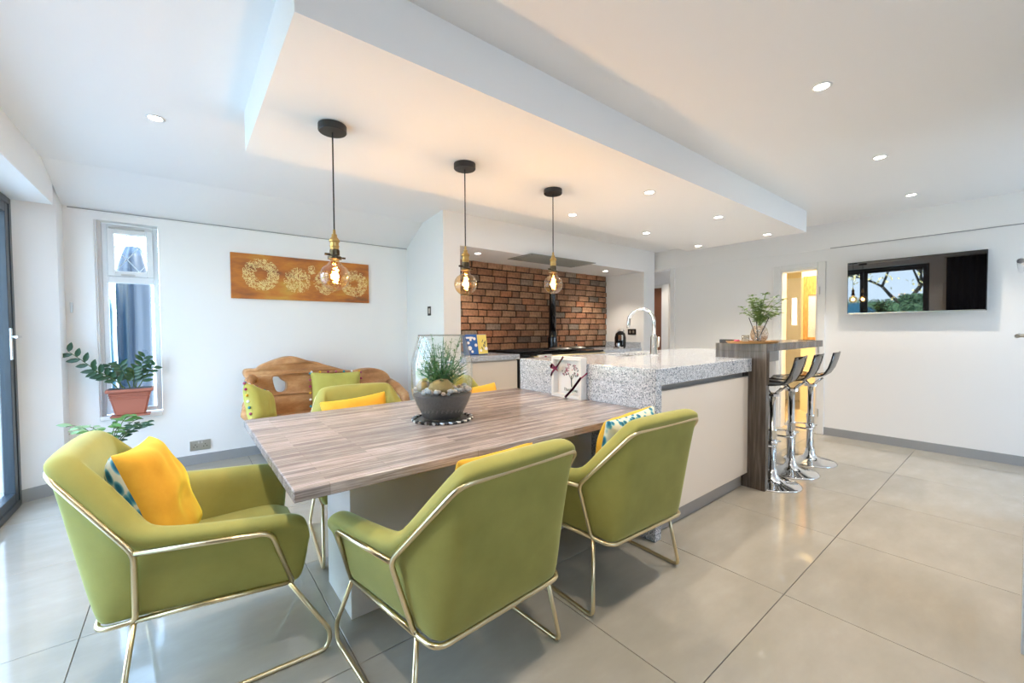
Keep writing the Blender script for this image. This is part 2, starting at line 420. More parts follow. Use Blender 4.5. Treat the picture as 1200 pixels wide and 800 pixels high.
# baseboards
struct('baseboard_right', bx(XW-.012, XW, -1.6, dy0-.06, 0, .088), 'skirt')
struct('baseboard_back', bx(-.72, 2.2, YP-.012, YP, 0, .088), 'skirt')
b = B(); prism(b, [(-.93,4.545),(-.95,4.535),(-.945,4.532),(-.73,4.648),(-.72,4.66),(-.716,4.84),(-.728,4.84),(-.735,4.66)][1:], 0, .095)
struct('baseboard_left', b, 'skirt')
struct('baseboard_kitchen', prism(B(), [(2.038,3.64),(2.245,3.64),(2.245,3.65),(2.05,3.65),(2.2,4.828),(2.188,4.828)], 0, .088), 'skirt')

# brick lining of the recess
bw = struct('wall_brick', bx(2.246, 5.499, 4.372, 4.389, .90, 2.109), 'mortar')
bl, bh, mj = .222, .071, .017
brick_me = []
for k in range(6):
    b = bx(0, bl, -.018, 0, 0, bh, bev=.005)
    for vv in b.verts:
        vv.co += Vector((random.uniform(-.004,.004), random.uniform(-.004,.002), random.uniform(-.004,.004)))
    me = bpy.data.meshes.new('brick'); b.to_mesh(me); b.free(); me.materials.append(M['brick']); brick_me.append(me)
row = 0; z = 2.108-bh
while z > .93:
    x = 2.25 - (.12 if row % 2 else 0) - random.uniform(0, .05)
    while x < 5.49:
        ln = random.choice((bl, bl, bl, bl*.82, bl*.52)) if random.random() < .45 else bl
        x0 = max(x, 2.25); x1 = min(x+ln, 5.496)
        if x1-x0 > .03:
            o = bpy.data.objects.new('brick', random.choice(brick_me)); C.objects.link(o); o.parent = bw
            o.location = (x0, 4.374 + random.uniform(-.004,.004), z); o.scale = ((x1-x0)/bl, 1, 1)
        x += ln+mj
    z -= bh+mj; row += 1

# ------------------------------------------------------------------ window
wn = obj('window_1', bx(wx0, wx0+.012, YP+.02, YP+.10, wz0, wz1), 'upvc'); wn['kind'] = 'structure'
def frame_xz(x0, x1, z0, z1, wd, y0, y1, bev=.004):
    b = B(); box(b, x0, x0+wd, y0, y1, z0, z1, bev); box(b, x1-wd, x1, y0, y1, z0, z1, bev)
    box(b, x0+wd, x1-wd, y0, y1, z1-wd, z1, bev); box(b, x0+wd, x1-wd, y0, y1, z0, z0+wd, bev); return b
fx0, fx1 = wx0+.035, wx1-.006; zt = 1.70
b = frame_xz(fx0, fx1, wz0+.02, wz1-.01, .035, YP+.075, YP+.135); box(b, fx0+.035, fx1-.035, YP+.075, YP+.135, zt-.035, zt+.02, .004); box(b, wx0, fx0, YP+.07, YP+.13, wz0, wz1)
obj('window_frame', b, 'upvc', wn)
cs = obj('casement_sash', frame_xz(fx0+.035, fx1-.032, zt+.022, wz1-.045, .045, YP+.055, YP+.115), 'upvc', wn)
cx0, cx1, cz0, cz1 = fx0+.08, fx1-.077, zt+.067, wz1-.09
obj('pane', bx(cx0, cx1, YP+.088, YP+.092, cz0, cz1), 'pane', cs)
b = B()
sp = .155
for k in range(-6, 7):
    for s in (1, -1):
        pts = []
        for t in [i/60 for i in range(61)]:
            x = cx0 + (cx1-cx0)*t; zz = cz0 + s*(x-cx0)*1.35 + k*sp*1.35
            if cz0 <= zz <= cz1: pts.append((x, YP+.084, zz))
        if len(pts) > 1: tube(b, [pts[0], pts[-1]], .0035, 4)
obj('lead_lattice', b, M['steel'], cs)
b = B(); box(b, -.40, -.31, YP+.035, YP+.055, zt+.026, zt+.040, .004); obj('window_handle', b, 'steel', cs)
b = B(); box(b, -.47, -.24, YP+.03, YP+.056, wz1-.052, wz1-.040, .003); obj('vent_strip', b, 'steel', cs)
obj('pane', bx(fx0+.035, fx1-.035, YP+.10, YP+.104, wz0+.055, zt-.035), 'pane', wn)
obj('window_sill', bx(wx0+.002, wx1-.002, YP-.02, YP+.075, wz0-.02, wz0+.012, bev=.004), 'white', wn)

w3 = obj('added_window', frame_xz(.2, 1.7, 1.55, 2.25, .05, -1.72, -1.66), 'anthracite'); w3['kind'] = 'structure'  # unseen high window added behind the camera to brighten the tray side
obj('pane', bx(.25, 1.65, -1.692, -1.688, 1.60, 2.20), 'pane', w3)
# glazed garden door added for fill light, out of view on the camera side
w2 = obj('added_garden_door', frame_xz(4.5, 5.6, 0, 2.1, .06, -1.72, -1.66), 'anthracite'); w2['kind'] = 'structure'
obj('added_door_mullion', bx(5.02, 5.08, -1.715, -1.665, .06, 2.04), 'anthracite', w2)
for x0, x1 in ((4.56,5.02),(5.08,5.54)): obj('pane', bx(x0, x1, -1.692, -1.688, .06, 2.04), 'pane', w2)
# ------------------------------------------------------------------ folding glass door, left wall
dr = obj('door_1', B(), 'anthracite'); dr['kind'] = 'structure'
def frame_yz(y0, y1, z0, z1, wd, x0, x1, b=None):
    b = b or B(); box(b, x0, x1, y0, y0+wd, z0, z1, .003); box(b, x0, x1, y1-wd, y1, z0, z1, .003)
    box(b, x0, x1, y0+wd, y1-wd, z1-wd, z1, .003); box(b, x0, x1, y0+wd, y1-wd, z0, z0+wd, .003); return b
obj('door_frame', frame_yz(1.285, 4.52, 0.002, 2.185, .045, -1.0, -.93), 'anthracite', dr)
pw = (4.475-1.33)/3
for k in range(3):
    y0 = 1.33 + k*pw
    lf = obj('door_leaf', frame_yz(y0+.003, y0+pw-.003, .05, 2.138, .065, -.99, -.935), 'anthracite', dr)
    obj('pane', bx(-.965, -.960, y0+.065, y0+pw-.065, .115, 2.075), 'pane', lf)
    if k == 2:
        b = B(); box(b, -.935, -.925, 4.40, 4.43, 1.05, 1.27, .002); tube(b, fillet([(-.925,4.415,1.21),(-.885,4.415,1.21),(-.885,4.30,1.21)], .015), .009, 8)
        obj('door_handle', b, 'chrome', lf)

# ------------------------------------------------------------------ doors in the far wall
d2 = obj('door_2', B(), 'white'); d2['kind'] = 'structure'
b = B(); box(b, XW-.02, XW, dy1, dy1+.075, 0, dz+.06, .004); box(b, XW-.02, XW, dy0-.075, dy0, 0, dz+.06, .004); box(b, XW-.02, XW, dy0, dy1, dz, dz+.06, .004)
obj('architrave', b, 'white', d2)
b = B(); box(b, XW, XW+.15, dy0, dy0+.02, 0, dz, .002); box(b, XW, XW+.15, dy1-.02, dy1, 0, dz, .002); box(b, XW, XW+.15, dy0+.02, dy1-.02, dz-.02, dz, .002)
obj('door_lining', b, 'white', d2)
for zz in (.25, 1.0, 1.68):
    b = B(); tube(b, [(XW-.026, dy0-.02, zz-.045),(XW-.026, dy0-.02, zz+.045)], .007, 8); obj('hinge', b, 'steel', d2)
d3 = obj('door_3', bx(6.91, 6.95, 4.20, 4.98, 0, 2.0, bev=.003), 'brown'); d3['kind'] = 'structure'
b = B(); box(b, 6.88, 6.95, 4.06, 4.20, 0, 2.06, .004); box(b, 6.88, 6.95, 4.20, 4.98, 2.0, 2.06, .004)
obj('architrave', b, 'white', d3)
b = B(); tube(b, fillet([(6.91,4.36,1.6),(6.86,4.36,1.6),(6.86,4.44,1.6)], .015), .009, 8); obj('door_handle', b, 'black', d3)
b = B(); box(b, XW-.02, XW, 3.33, 3.40, 0, 2.16, .003); box(b, XW+.02, XW+.06, 3.385, 3.40, 0, 2.16); struct('trim_3', b, 'white')
# ================================================================== LIGHT FITTINGS
def spot_fixture(x, y, z, label, power, group, on=True, ang=110):
    t = thing('ceiling_spotlight', label, 'spotlight', (x, y, z), 0, group)
    b = B(); lathe(b, [(.040, .0),(.044,-.004),(.036,-.006),(.030,-.002)], seg=24, capb=False, capt=False); obj('bezel', b, 'white', t, smooth=True)
    b = B(); lathe(b, [(.030,-.0035),(.001,-.0035)], seg=20, capb=False, capt=False); obj('lamp', b, 'lamp', t)
    l = bpy.data.lights.new('spot_light', 'SPOT'); l.energy = power; l.spot_size = R(ang); l.spot_blend = .6; l.color = WARM; l.shadow_soft_size = .03
    o = bpy.data.objects.new('spot_beam', l); C.objects.link(o); o.location = (x, y, z-.012)
    return t
G1 = 'spotlights in the main ceiling'
for x, y, lb in ((2.504,.658,'nearest of the three ceiling spotlights above the open floor'),(3.855,.667,'middle one of the three ceiling spotlights above the open floor'),(5.163,.672,'ceiling spotlight closest to the wall with the television'),(-.092,3.078,'lone ceiling spotlight left of the dropped tray, near the folding door')):
    spot_fixture(x, y, ZC, lb, SPOT_W*1.1, G1)
for x, y, lb in ((1.15,.66,'added unseen ceiling spotlight overhead between camera and dining table'),(-.10,.66,'added unseen ceiling spotlight overhead near the folding doors'),(-.09,1.85,'added unseen ceiling spotlight over the left end of the dining table')):
    spot_fixture(x, y, ZC, lb, SPOT_W*.9, G1)  # extra spots outside the view, added for more light
G2 = 'spotlights in the dropped ceiling tray'
for x, y, lb in ((2.645,1.714,'front row tray spotlight nearest the pendants'),(3.709,1.714,'middle spotlight in the front row of the tray'),(4.80,1.714,'front row tray spotlight farthest from the pendants'),(2.633,2.45,'back row tray spotlight just right of the third pendant'),(3.728,2.45,'middle spotlight in the back row of the tray'),(4.795,2.45,'back row tray spotlight at the far end')):
    spot_fixture(x, y, 2.225, lb, SPOT_W*.75, G2)
G3 = 'spotlights above the cooker recess'
spot_fixture(2.633, 3.90, 2.11, 'spotlight at the left of the brick recess ceiling', SPOT_W*.65, G3)
spot_fixture(4.935, 3.93, 2.11, 'spotlight at the right of the brick recess ceiling', SPOT_W*.65, G3)
# added hall lamp (off view, inside the lit hall)
t = thing('added_hall_lamp', 'added unseen warm lamp lighting the hall beyond the far door', 'lamp', (6.8, 1.6, 2.44))
b = B(); lathe(b, [(.10,0),(.11,-.03),(.06,-.06),(.001,-.065)], seg=24); obj('added_lamp_shade', b, emis('added_hall_glow', (1,.72,.35), 6), t, smooth=True)
l = bpy.data.lights.new('added_hall_light', 'POINT'); l.energy = 55; l.color = (1,.80,.52); l.shadow_soft_size = .1
o = bpy.data.objects.new('added_hall_bulb', l); C.objects.link(o); o.location = (6.8, 1.6, 2.2)

spot_fixture(6.40, 3.95, ZC, 'added unseen ceiling spotlight in the passage beyond the pilaster', SPOT_W*.8, G1)  # unseen spot added to light the otherwise dark passage
# pendants
def pendant(x, y, zb, label):
    t = thing('pendant_lamp', label, 'pendant lamp', (x, y, 2.225), 0, 'pendant lamps over the dining table')
    h = 2.225 - zb
    b = B(); lathe(b, [(.001,-.034),(.060,-.034),(.064,-.030),(.064,-.002),(.060,0)], seg=32, capb=False); obj('ceiling_rose', b, 'black', t, smooth=False)
    b = B(); tube(b, [(0,0,-.03),(0,0,-h+.20)], .0035, 8); obj('cord', b, 'black', t)
    b = B(); lathe(b, [(.006,-h+.225),(.007,-h+.205),(.012,-h+.202),(.013,-h+.190),(.022,-h+.178),(.025,-h+.174),(.025,-h+.168),(.020,-h+.164),(.020,-h+.150),(.022,-h+.148),(.022,-h+.143),(.020,-h+.141),(.021,-h+.125)], seg=20); obj('socket_cap', b, 'oldbrass', t)
    b = B(); lathe(b, [(.021,-h+.13),(.023,-h+.125),(.023,-h+.10),(.032,-h+.095),(.032,-h+.083),(.020,-h+.08)], seg=20); tube(b, [(.02,0,-h+.092),(.05,0,-h+.092)], .005, 6); tube(b, [(-.02,0,-h+.105),(-.045,0,-h+.105)], .006, 6)
    obj('socket_collar', b, mat('aged_bronze_'+label[:5].strip(), (.08,.06,.035), .3, .8), t)
    prof = [(.018, .085)]
    R0 = .068
    prof += [(.022,.072),(.034,.056)]
    a0 = R(42)
    for i in range(1, 17):
        a = a0 + (PI-a0)*i/16; prof.append((max(R0*math.sin(a), .0008), R0*math.cos(a)))
    b = B(); lathe(b, [(r, z-h) for r, z in prof], seg=36, capb=False, capt=False); bu = obj('bulb_glass', b, 'bulbglass', t, smooth=True)
    # wound filament
    pts = []
    for i in range(120):
        u = i/119; a = u*PI*2*5; rr = .009*(1+.5*math.sin(u*PI)); pts.append((rr*math.cos(a)+.004*math.sin(u*9), rr*math.sin(a), .045-u*.078-h))
    b = B(); tube(b, pts, .0022, 5); obj('filament', b, 'filament', bu)
    b = B(); tube(b, [(0,0,.085-h),(0,0,.045-h)], .004, 6); obj('stem', b, 'clearvase', bu)
    l = bpy.data.lights.new('bulb_light', 'POINT'); l.energy = 9; l.color = (1,.70,.42); l.shadow_soft_size = .02
    o = bpy.data.objects.new('bulb_glow', l); C.objects.link(o); o.location = (x, y, zb)
pendant(.584, 2.10, 1.503, 'globe bulb pendant hanging in front of the orange canvas, leftmost of three')
pendant(1.329, 2.10, 1.514, 'middle globe bulb pendant, hanging by the left edge of the brick recess')
pendant(2.057, 2.10, 1.560, 'rightmost globe bulb pendant, hanging in front of the black pole')

# ================================================================== TABLE
tb = thing('dining_table', 'long stained wooden stave dining table butted against the granite island', 'table', (0,0,0))
obj('tabletop', bx(.245, 2.112, 1.335, 2.585, .733, .77, bev=.003), 'tablewood', tb)
obj('pedestal', bx(.54, 2.10, 1.785, 2.135, 0, .733, bev=.002), 'white', tb)

# ================================================================== ISLAND
il = thing('kitchen_island', 'kitchen island with speckled granite worktop and cream panels', 'kitchen island', (0,0,0))
IX0, IX1, IY0, IY1 = 2.117, 4.78, 1.323, 2.545
b = B()
sx0, sx1, sy0, sy1 = 2.95, 3.45, 2.12, 2.46
box(b, IX0, sx0, IY0, IY1, .91, 1.01, .003); box(b, sx1, 3.49, IY0, 1.605, .91, 1.01); box(b, sx1, IX1, 1.605, IY1, .91, 1.01); box(b, sx0, sx1, IY0, sy0, .91, 1.01, .003); box(b, sx0, sx1, sy1, IY1, .91, 1.01, .003)
obj('worktop', b, 'granite', il)
obj('end_panel', bx(IX0, IX0+.062, IY0+.002, IY1-.002, 0, .91, bev=.002), 'granite', il)
b = B(); box(b, IX0+.062, 3.42, 1.385, 1.63, .11, .905); box(b, IX0+.062, IX1-.02, 1.63, 2.50, .11, .905); obj('carcass', b, M['plinth'], il)
obj('side_panel', bx(IX0+.072, 3.425, 1.345, 1.365, .115, .872, bev=.002), 'cream', il)
obj('plinth', bx(IX0+.062, 3.425, 1.39, 1.41, 0, .11), 'plinth', il)
obj('back_plinth', bx(3.55, IX1-.06, 1.66, 2.44, 0, .11), 'plinth', il)
obj('back_panel', bx(3.50, IX1-.02, 1.602, 1.62, .115, .905, bev=.002), 'cream', il)
b = B(); 
for q in ((sx0,sx0+.02,sy0,sy1),(sx1-.02,sx1,sy0,sy1),(sx0,sx1,sy0,sy0+.02),(sx0,sx1,sy1-.02,sy1)): box(b, *q, .80, .985)
box(b, sx0, sx1, sy0, sy1, .79, .80); obj('sink_basin', b, 'steel', il)
# tap
tp = thing('tap', 'tall chrome swan neck tap standing on the island worktop', 'tap', (3.258, 2.06, 1.01))
b = B(); lathe(b, [(.036,0),(.036,.012),(.031,.02),(.028,.16),(.019,.18)], seg=20); obj('tap_body', b, 'chrome', tp, smooth=True)
pts = [(0,0,.15),(0,0,.30)] + [(-.03*(1-math.cos(a)), .11-.11*math.cos(a), .30+.11*math.sin(a)) for a in [PI*i/12 for i in range(1, 12)]]
pts += [(-.06,.222,.27),(-.06,.225,.24)]
b = B(); tube(b, pts, .015, 12); obj('spout', b, 'chrome', tp, smooth=True)
b = B(); tube(b, [(.022,0,.07),(.055,-.01,.075),(.062,-.01,.16)], .008, 8); obj('lever', b, 'steel', tp, smooth=True)

# bar
br = thing('breakfast_bar', 'raised grey brown wood laminate breakfast bar at the island end', 'breakfast bar', (0,0,0))
obj('bar_top', bx(3.43, 4.80, 1.22, 1.60, 1.065, 1.125, bev=.002), 'barwood', br)
obj('upright_panel', bx(3.43, 3.49, 1.22, 1.60, 0, 1.065, bev=.002), 'barwood', br)
b = B(); box(b, 3.49, 4.78, 1.585, 1.60, .91, 1.065, .002); obj('back_rail', b, 'plinth', br)

# ================================================================== BAR STOOLS
def stool():
    t = thing('bar_stool', '', 'bar stool', (0,0,0), 0, 'bar stools at the breakfast bar')
    b = B(); lathe(b, [(.205,0),(.205,.006),(.19,.012),(.10,.028),(.055,.05),(.038,.085),(.034,.12)], seg=40); obj('base', b, 'chrome', t, smooth=True)
    b = B(); lathe(b, [(.030,.11),(.030,.42),(.034,.425),(.034,.44),(.024,.445),(.024,.72)], seg=20); obj('column', b, 'chrome', t, smooth=True)
    pts = [(.03,0,.335)] + [(.0+.125*math.cos(a), .17*math.sin(a)+.03, .325) for a in [R(-20)+R(220)*i/16 for i in range(17)]] + [(-.03,0,.335)]
    b = B(); tube(b, pts, .008, 8); lathe(b, [(.037,.31),(.037,.35)], seg=16); obj('footrest', b, 'chrome', t, smooth=True)
    b = B()
    for q in (45, 135, 225, 315):
        a = R(q); tube(b, [(.02*math.cos(a),.02*math.sin(a),.715),(.11*math.cos(a),.11*math.sin(a),.778)], .009, 6)
    lathe(b, [(.05,.705),(.05,.725)], seg=16); tube(b, [(.03,.02,.72),(.17,.05,.715)], .005, 6); obj('seat_bracket', b, 'chrome', t)
    b = B(); prof = [(.20,.765),(.18,.787),(.12,.797),(.04,.792),(-.04,.790),(-.10,.802),(-.145,.835),(-.175,.89),(-.195,.955),(-.21,1.025)]
    rows = []
    for (yy, zz) in prof:
        row_ = []
        for i in range(9):
            u = -1 + 2*i/8; wdt = .195 if yy > -.1 else .185
            row_.append(b.verts.new((u*wdt, yy + (.02*u*u if yy < -.12 else 0), zz + (.018*u*u if yy > -.12 else 0))))
        rows.append(row_)
    for p, q in zip(rows, rows[1:]):
        for i in range(8): b.faces.new((p[i], p[i+1], q[i+1], q[i]))
    bmesh.ops.recalc_face_normals(b, faces=b.faces); bmesh.ops.solidify(b, geom=b.faces[:], thickness=.007)
    s = obj('seat_shell', b, 'smoke', t, smooth=True)
    edge = [(-.195,.20,.78)]
    b = B(); e1 = [(-.195 if yy > -.1 else -.185, yy + (.02 if yy < -.12 else 0), zz + (.018 if yy > -.12 else 0)) for yy, zz in prof]
    e2 = [(-x, y, z) for x, y, z in e1][::-1]; tube(b, e1, .0045, 6); tube(b, e2, .0045, 6); tube(b, [e1[-1], (0,-.21,1.025), e2[0]], .004, 6); obj('edge_rim', b, 'blackgloss', s)
    return t
s0 = stool(); s0.location = (3.66, 1.255, 0); s0.rotation_euler = (0,0,R(5.2)); s0['label'] = 'smoked acrylic bar stool nearest the bar upright, on a chrome base'
dup(s0, (4.09, 1.255, 0), R(5.5), 'middle smoked acrylic bar stool with chrome pole, between the other two')
dup(s0, (4.555, 1.245, 0), R(6), 'smoked acrylic bar stool closest to the lit doorway')

# ================================================================== ARMCHAIRS
KT, KAJ, KRB, KAF, KFB, KUB = (.237,-.438,.819), (.345,-.238,.568), (.275,-.253,.329), (.376,.116,.541), (.299,.186,.317), (.324,.314,.068)
def chair():
    t = thing('armchair', '', 'armchair', (0,0,0), 0, 'green velvet armchairs around the dining table')
    mir = lambda p: (-p[0], p[1], p[2])
    # shell: stations from right arm front round to the back centre
    half = [ # bottom point, tube-level point, inward normal, roll height, thickness
        ((.297,.222,.325),(.362,.238,.485),(-1,-.1),.030,.070),
        ((.302,.205,.300),(.370,.225,.51),(-1,0),.046,.092),
        ((.300,.15,.302),(.374,.18,.528),(-1,0),.055,.095),
        ((.293,.08,.31),(.372,.10,.536),(-1,0),.055,.095),
        ((.283,-.08,.32),(.357,-.07,.552),(-1,0),.055,.095),
        ((.272,-.235,.33),(.341,-.215,.566),(-.95,.2),.055,.095),
        ((.268,-.305,.328),(.330,-.275,.60),(-.8,.6),.055,.10),
        ((.255,-.342,.322),(.292,-.345,.690),(-.65,.75),.055,.10),
        ((.225,-.352,.322),(.262,-.405,.768),(-.6,.8),.052,.10),
        ((.195,-.355,.322),(.240,-.444,.812),(-.4,.9),.046,.095),
        ((.13,-.355,.322),(.19,-.453,.824),(-.12,1),.045,.09),
        ((0,-.355,.322),(0,-.455,.826),(0,1),.045,.09)]
    def section(b_, t_, n_, rh, th):
        b_ = Vector(b_) - Vector((0,0,.014)); t_ = Vector(t_); n = Vector((n_[0], n_[1], 0)).normalized(); Z = Vector((0,0,1))
        ub = (t_-b_).normalized(); sl = t_-b_
        mid = b_.lerp(t_, .5) - n*.004
        I2 = b_ + n*(th*.75); I2.z = .36
        I1 = b_.lerp(t_, .55) + n*(th*.85)
        return [b_ + n*.012, b_.lerp(t_, .08) - n*.004, mid, t_ - ub*.014 + n*.002, t_ + ub*.006 - n*.004, t_ + ub*rh*.62 - n*.008, t_ + ub*rh + n*th*.30, t_ + ub*(rh*.95) + n*th*.68, t_ + ub*rh*.25 + n*th*1.02, I1, I2]
    secs = [section(*h) for h in half]
    left = [[Vector((-p.x, p.y, p.z)) for p in s] for s in secs[:-1]][::-1]
    allsec = secs + left
    b = B(); rows = [[b.verts.new(p) for p in s] for s in allsec]; k = len(rows[0])
    for r0, r1 in zip(rows, rows[1:]):
        for i in range(k): b.faces.new((r0[i], r0[(i+1) % k], r1[(i+1) % k], r1[i]))
    for r in (rows[0], rows[-1]):
        c = sum((x.co for x in r), Vector())/k; c.y += .012; cv = b.verts.new(c)
        for i in range(k): b.faces.new((r[i], r[(i+1) % k], cv))
    obj('upholstered_shell', subsurf(b, 2), 'green', t, smooth=True)
    # seat
    b = B(); xs = (-.26,-.24,-.12,0,.12,.24,.26); ys = (-.31,-.28,-.12,.05,.18,.225,.24)
    top = [[b.verts.new((x*(1-.10*(y < -.1)), y, .425 - (.03 if y > .22 else 0) - (.012 if abs(x) > .23 else 0) + .012*(1-(x/.26)**2)*(1-(y/.3)**2))) for x in xs] for y in ys]
    bot = [[b.verts.new((x*(1-.10*(y < -.1)), y, .325)) for x in xs] for y in ys]
    n_ = len(xs)
    for j in range(n_-1):
        for i in range(n_-1):
            b.faces.new((top[j][i], top[j][i+1], top[j+1][i+1], top[j+1][i])); b.faces.new((bot[j][i], bot[j+1][i], bot[j+1][i+1], bot[j][i+1]))
    for i in range(n_-1):
        b.faces.new((top[0][i], bot[0][i], bot[0][i+1], top[0][i+1])); b.faces.new((top[-1][i], top[-1][i+1], bot[-1][i+1], bot[-1][i]))
        b.faces.new((top[i][0], top[i+1][0], bot[i+1][0], bot[i][0])); b.faces.new((top[i][-1], bot[i][-1], bot[i+1][-1], top[i+1][-1]))
    obj('seat', subsurf(b, 2), 'green', t, smooth=True)
    tr = .0085
    o_ = .010   # stand the tubes off the cloth
    T, AJ, RB = (KT[0]+o_, KT[1]-o_, KT[2]), (KAJ[0]+o_, KAJ[1]-o_*.5, KAJ[2]), (KRB[0]+o_, KRB[1], KRB[2]-.004)
    AF, FB = (KAF[0]+o_, KAF[1], KAF[2]), (KFB[0]+o_, KFB[1], KFB[2]-.012)
    b = B(); loop = [AJ, T, mir(T), mir(AJ), mir(RB), (-.268,-.350,.318), (.268,-.350,.318), RB]
    tube(b, fillet(loop, [.03,.045,.045,.03,.02,.055,.055,.02], closed=True), tr, 10, closed=True); obj('back_frame', b, 'brass', t, smooth=True)
    for s in (1, -1):
        f = (lambda p: p) if s == 1 else mir
        b = B(); tube(b, fillet([f(AJ), f(AF), f(FB)], [.03,.035,.03]), tr, 10); tube(b, [f(RB), f(FB)], tr, 10); obj('arm_rail', b, 'brass', t, smooth=True)
        b = B(); tube(b, fillet([f((RB[0]-.005,RB[1]-.005,RB[2]-.008)), f((.325,-.30,.0085)), f((.325,.30,.0085)), f(KUB), f((FB[0],FB[1]-.01,FB[2]))], [.02,.035,.03,.035,.02]), tr, 10)
        obj('leg', b, 'brass', t, smooth=True)
    b = B(); tube(b, [(.29,.17,.304),(-.29,.17,.304)], tr, 8); obj('front_rail', b, 'brass', t, smooth=True)
    return t
c0 = chair()
c0.location = (.134, 2.018, 0); c0.rotation_euler = (0,0,-1.63); c0['label'] = 'green velvet armchair at the left end of the table, with a yellow cushion'
dup(c0, (.798, 1.41, 0), .059, 'green velvet armchair on the near side of the table, its back closest to the camera')
dup(c0, (1.683, 1.424, 0), -.038, 'green velvet armchair with its back to the camera, beside the island panel')
dup(c0, (.90, 2.51, 0), 3.03, 'green velvet armchair across the table, in front of the carved root bench')
dup(c0, (1.68, 2.54, 0), 3.14, 'green velvet armchair across the table, hidden behind the glass terrarium')

# ------------------------------------------------------------------ cushions
def cushion(name, label, w_, h_, d_, front, back, loc, rot, group, seed=0, crease=.012):
    b = B(); n_ = 15; rnd = seed*7.3
    def P(i, j, s):
        u = -1+2*i/(n_-1); q = -1+2*j/(n_-1)
        pinch = 1 - .07*(1-q*q) ; pinch2 = 1 - .07*(1-u*u)
        e = (max(0,1-u**4)*max(0,1-q**4))**.55
        th = d_*.5*e
        nn = noise.noise(Vector((u*1.6+rnd, q*1.6, s*3)))*crease*e + noise.noise(Vector((u*4+rnd, q*2.2, s*5)))*crease*.6*e
        return Vector((u*w_/2*pinch, s*(th+nn), q*h_/2*pinch2))
    F = [[b.verts.new(P(i, j, -1)) for i in range(n_)] for j in range(n_)]
    K_ = [[F[j][i] if i in (0,n_-1) or j in (0,n_-1) else b.verts.new(P(i, j, 1)) for i in range(n_)] for j in range(n_)]
    for j in range(n_-1):
        for i in range(n_-1):
            b.faces.new((F[j][i], F[j][i+1], F[j+1][i+1], F[j+1][i])).material_index = 0
            q = (K_[j][i], K_[j+1][i], K_[j+1][i+1], K_[j][i+1])
            if len(set(q)) == 4:
                try: b.faces.new(q).material_index = 1
                except ValueError: pass
    me = subsurf(b, 1); o = obj(name, me, [front, back], None, smooth=True, loc=loc, rot=rot)
    return setp(o, label, 'cushion', group)
# cushion front faces local -Y
CG = 'cushions on the armchairs'
cushion('cushion', 'yellow velvet cushion with teal leaf printed back, on the left end armchair', .46, .45, .16, 'yellow', 'print', (-.085, 2.03, .625), (R(-20), R(4), R(80)), CG, 1, .026)
cushion('cushion', 'yellow velvet cushion on the nearest armchair, only its top edge showing', .36, .40, .11, 'yellow', 'yellow', (.845, 1.195, .640), (R(-17), R(0), R(183)), CG, 2)
cushion('cushion', 'yellow and teal print cushion on the armchair beside the island panel', .40, .40, .13, 'yellow', 'print', (1.66, 1.215, .665), (R(-17), R(4), R(180)), CG, 3)
cushion('cushion', 'yellow velvet cushion on the armchair in front of the root bench', .44, .40, .14, 'yellow', 'print', (.885, 2.72, .625), (R(-16), R(-5), R(-6)), CG, 4)
cushion('cushion', 'orange yellow cushion half hidden behind the glass terrarium', .44, .38, .14, 'yellow', 'print', (1.82, 2.70, .625), (R(-18), R(-3), R(0)), CG, 5)

# ================================================================== ROOT BENCH
bn = thing('root_bench', 'carved teak root bench with a holed live edge back, by the picture wall', 'bench', (0,0,0))
# outline of back in x,z at y ~ 4.5
ol = [(.44,.84),(.44,.875),(.47,.882),(.535,.876),(.56,.905),(.61,.930),(.70,.962),(.80,.985),(.86,.975),(.92,.950),(.99,.925),(1.04,.918),(1.13,.880),(1.24,.845),(1.33,.812),(1.42,.800),(1.50,.815),(1.60,.820),(1.70,.800),(1.77,.755),(1.81,.69),(1.84,.60),(1.83,.42),(1.5,.36),(1.0,.38),(.60,.36),(.46,.40),(.50,.50),(.54,.60),(.52,.66),(.55,.72),(.51,.77),(.47,.80)]
hole = [(.635,.83),(.72,.825),(.745,.78),(.795,.755),(.795,.665),(.75,.625),(.685,.645),(.655,.72)]
me = flat_shape([chaikin(ol), chaikin(hole)], .03, .015)
bb = bm_from(me); bmesh.ops.rotate(bb, verts=bb.verts, cent=(0,0,0), matrix=Matrix.Rotation(R(90), 3, 'X'))
bmesh.ops.triangulate(bb, faces=bb.faces); bmesh.ops.subdivide_edges(bb, edges=[e for e in bb.edges if e.calc_length() > .12], cuts=2)
for vv in bb.verts:
    vv.co.y += 4.50 + .05*noise.noise(vv.co*4) + .02*noise.noise(vv.co*13)
obj('backrest', bb, 'teak', bn, smooth=True)
seat = [(.58,4.10),(.56,4.0),(.62,3.90),(.8,3.86),(1.3,3.90),(1.75,3.86),(1.88,4.0),(1.88,4.35),(1.8,4.5),(.62,4.5),(.58,4.3)]
me = flat_shape([chaikin(seat)], .035, .015); bb = bm_from(me)
for vv in bb.verts: vv.co.z += .40
obj('seat', bb, 'teak', bn, smooth=True)
for q, (x, y) in enumerate(((.72,4.02),(1.72,4.0),(.72,4.4),(1.75,4.4))):
    pts = [(x, y, .40),(x+.02*(-1)**q, y-.01, .25),(x-.02, y, .12),(x, y, .005)]; b = B(); tube(b, pts, .06, 10); obj('leg', b, 'teak', bn, smooth=True)
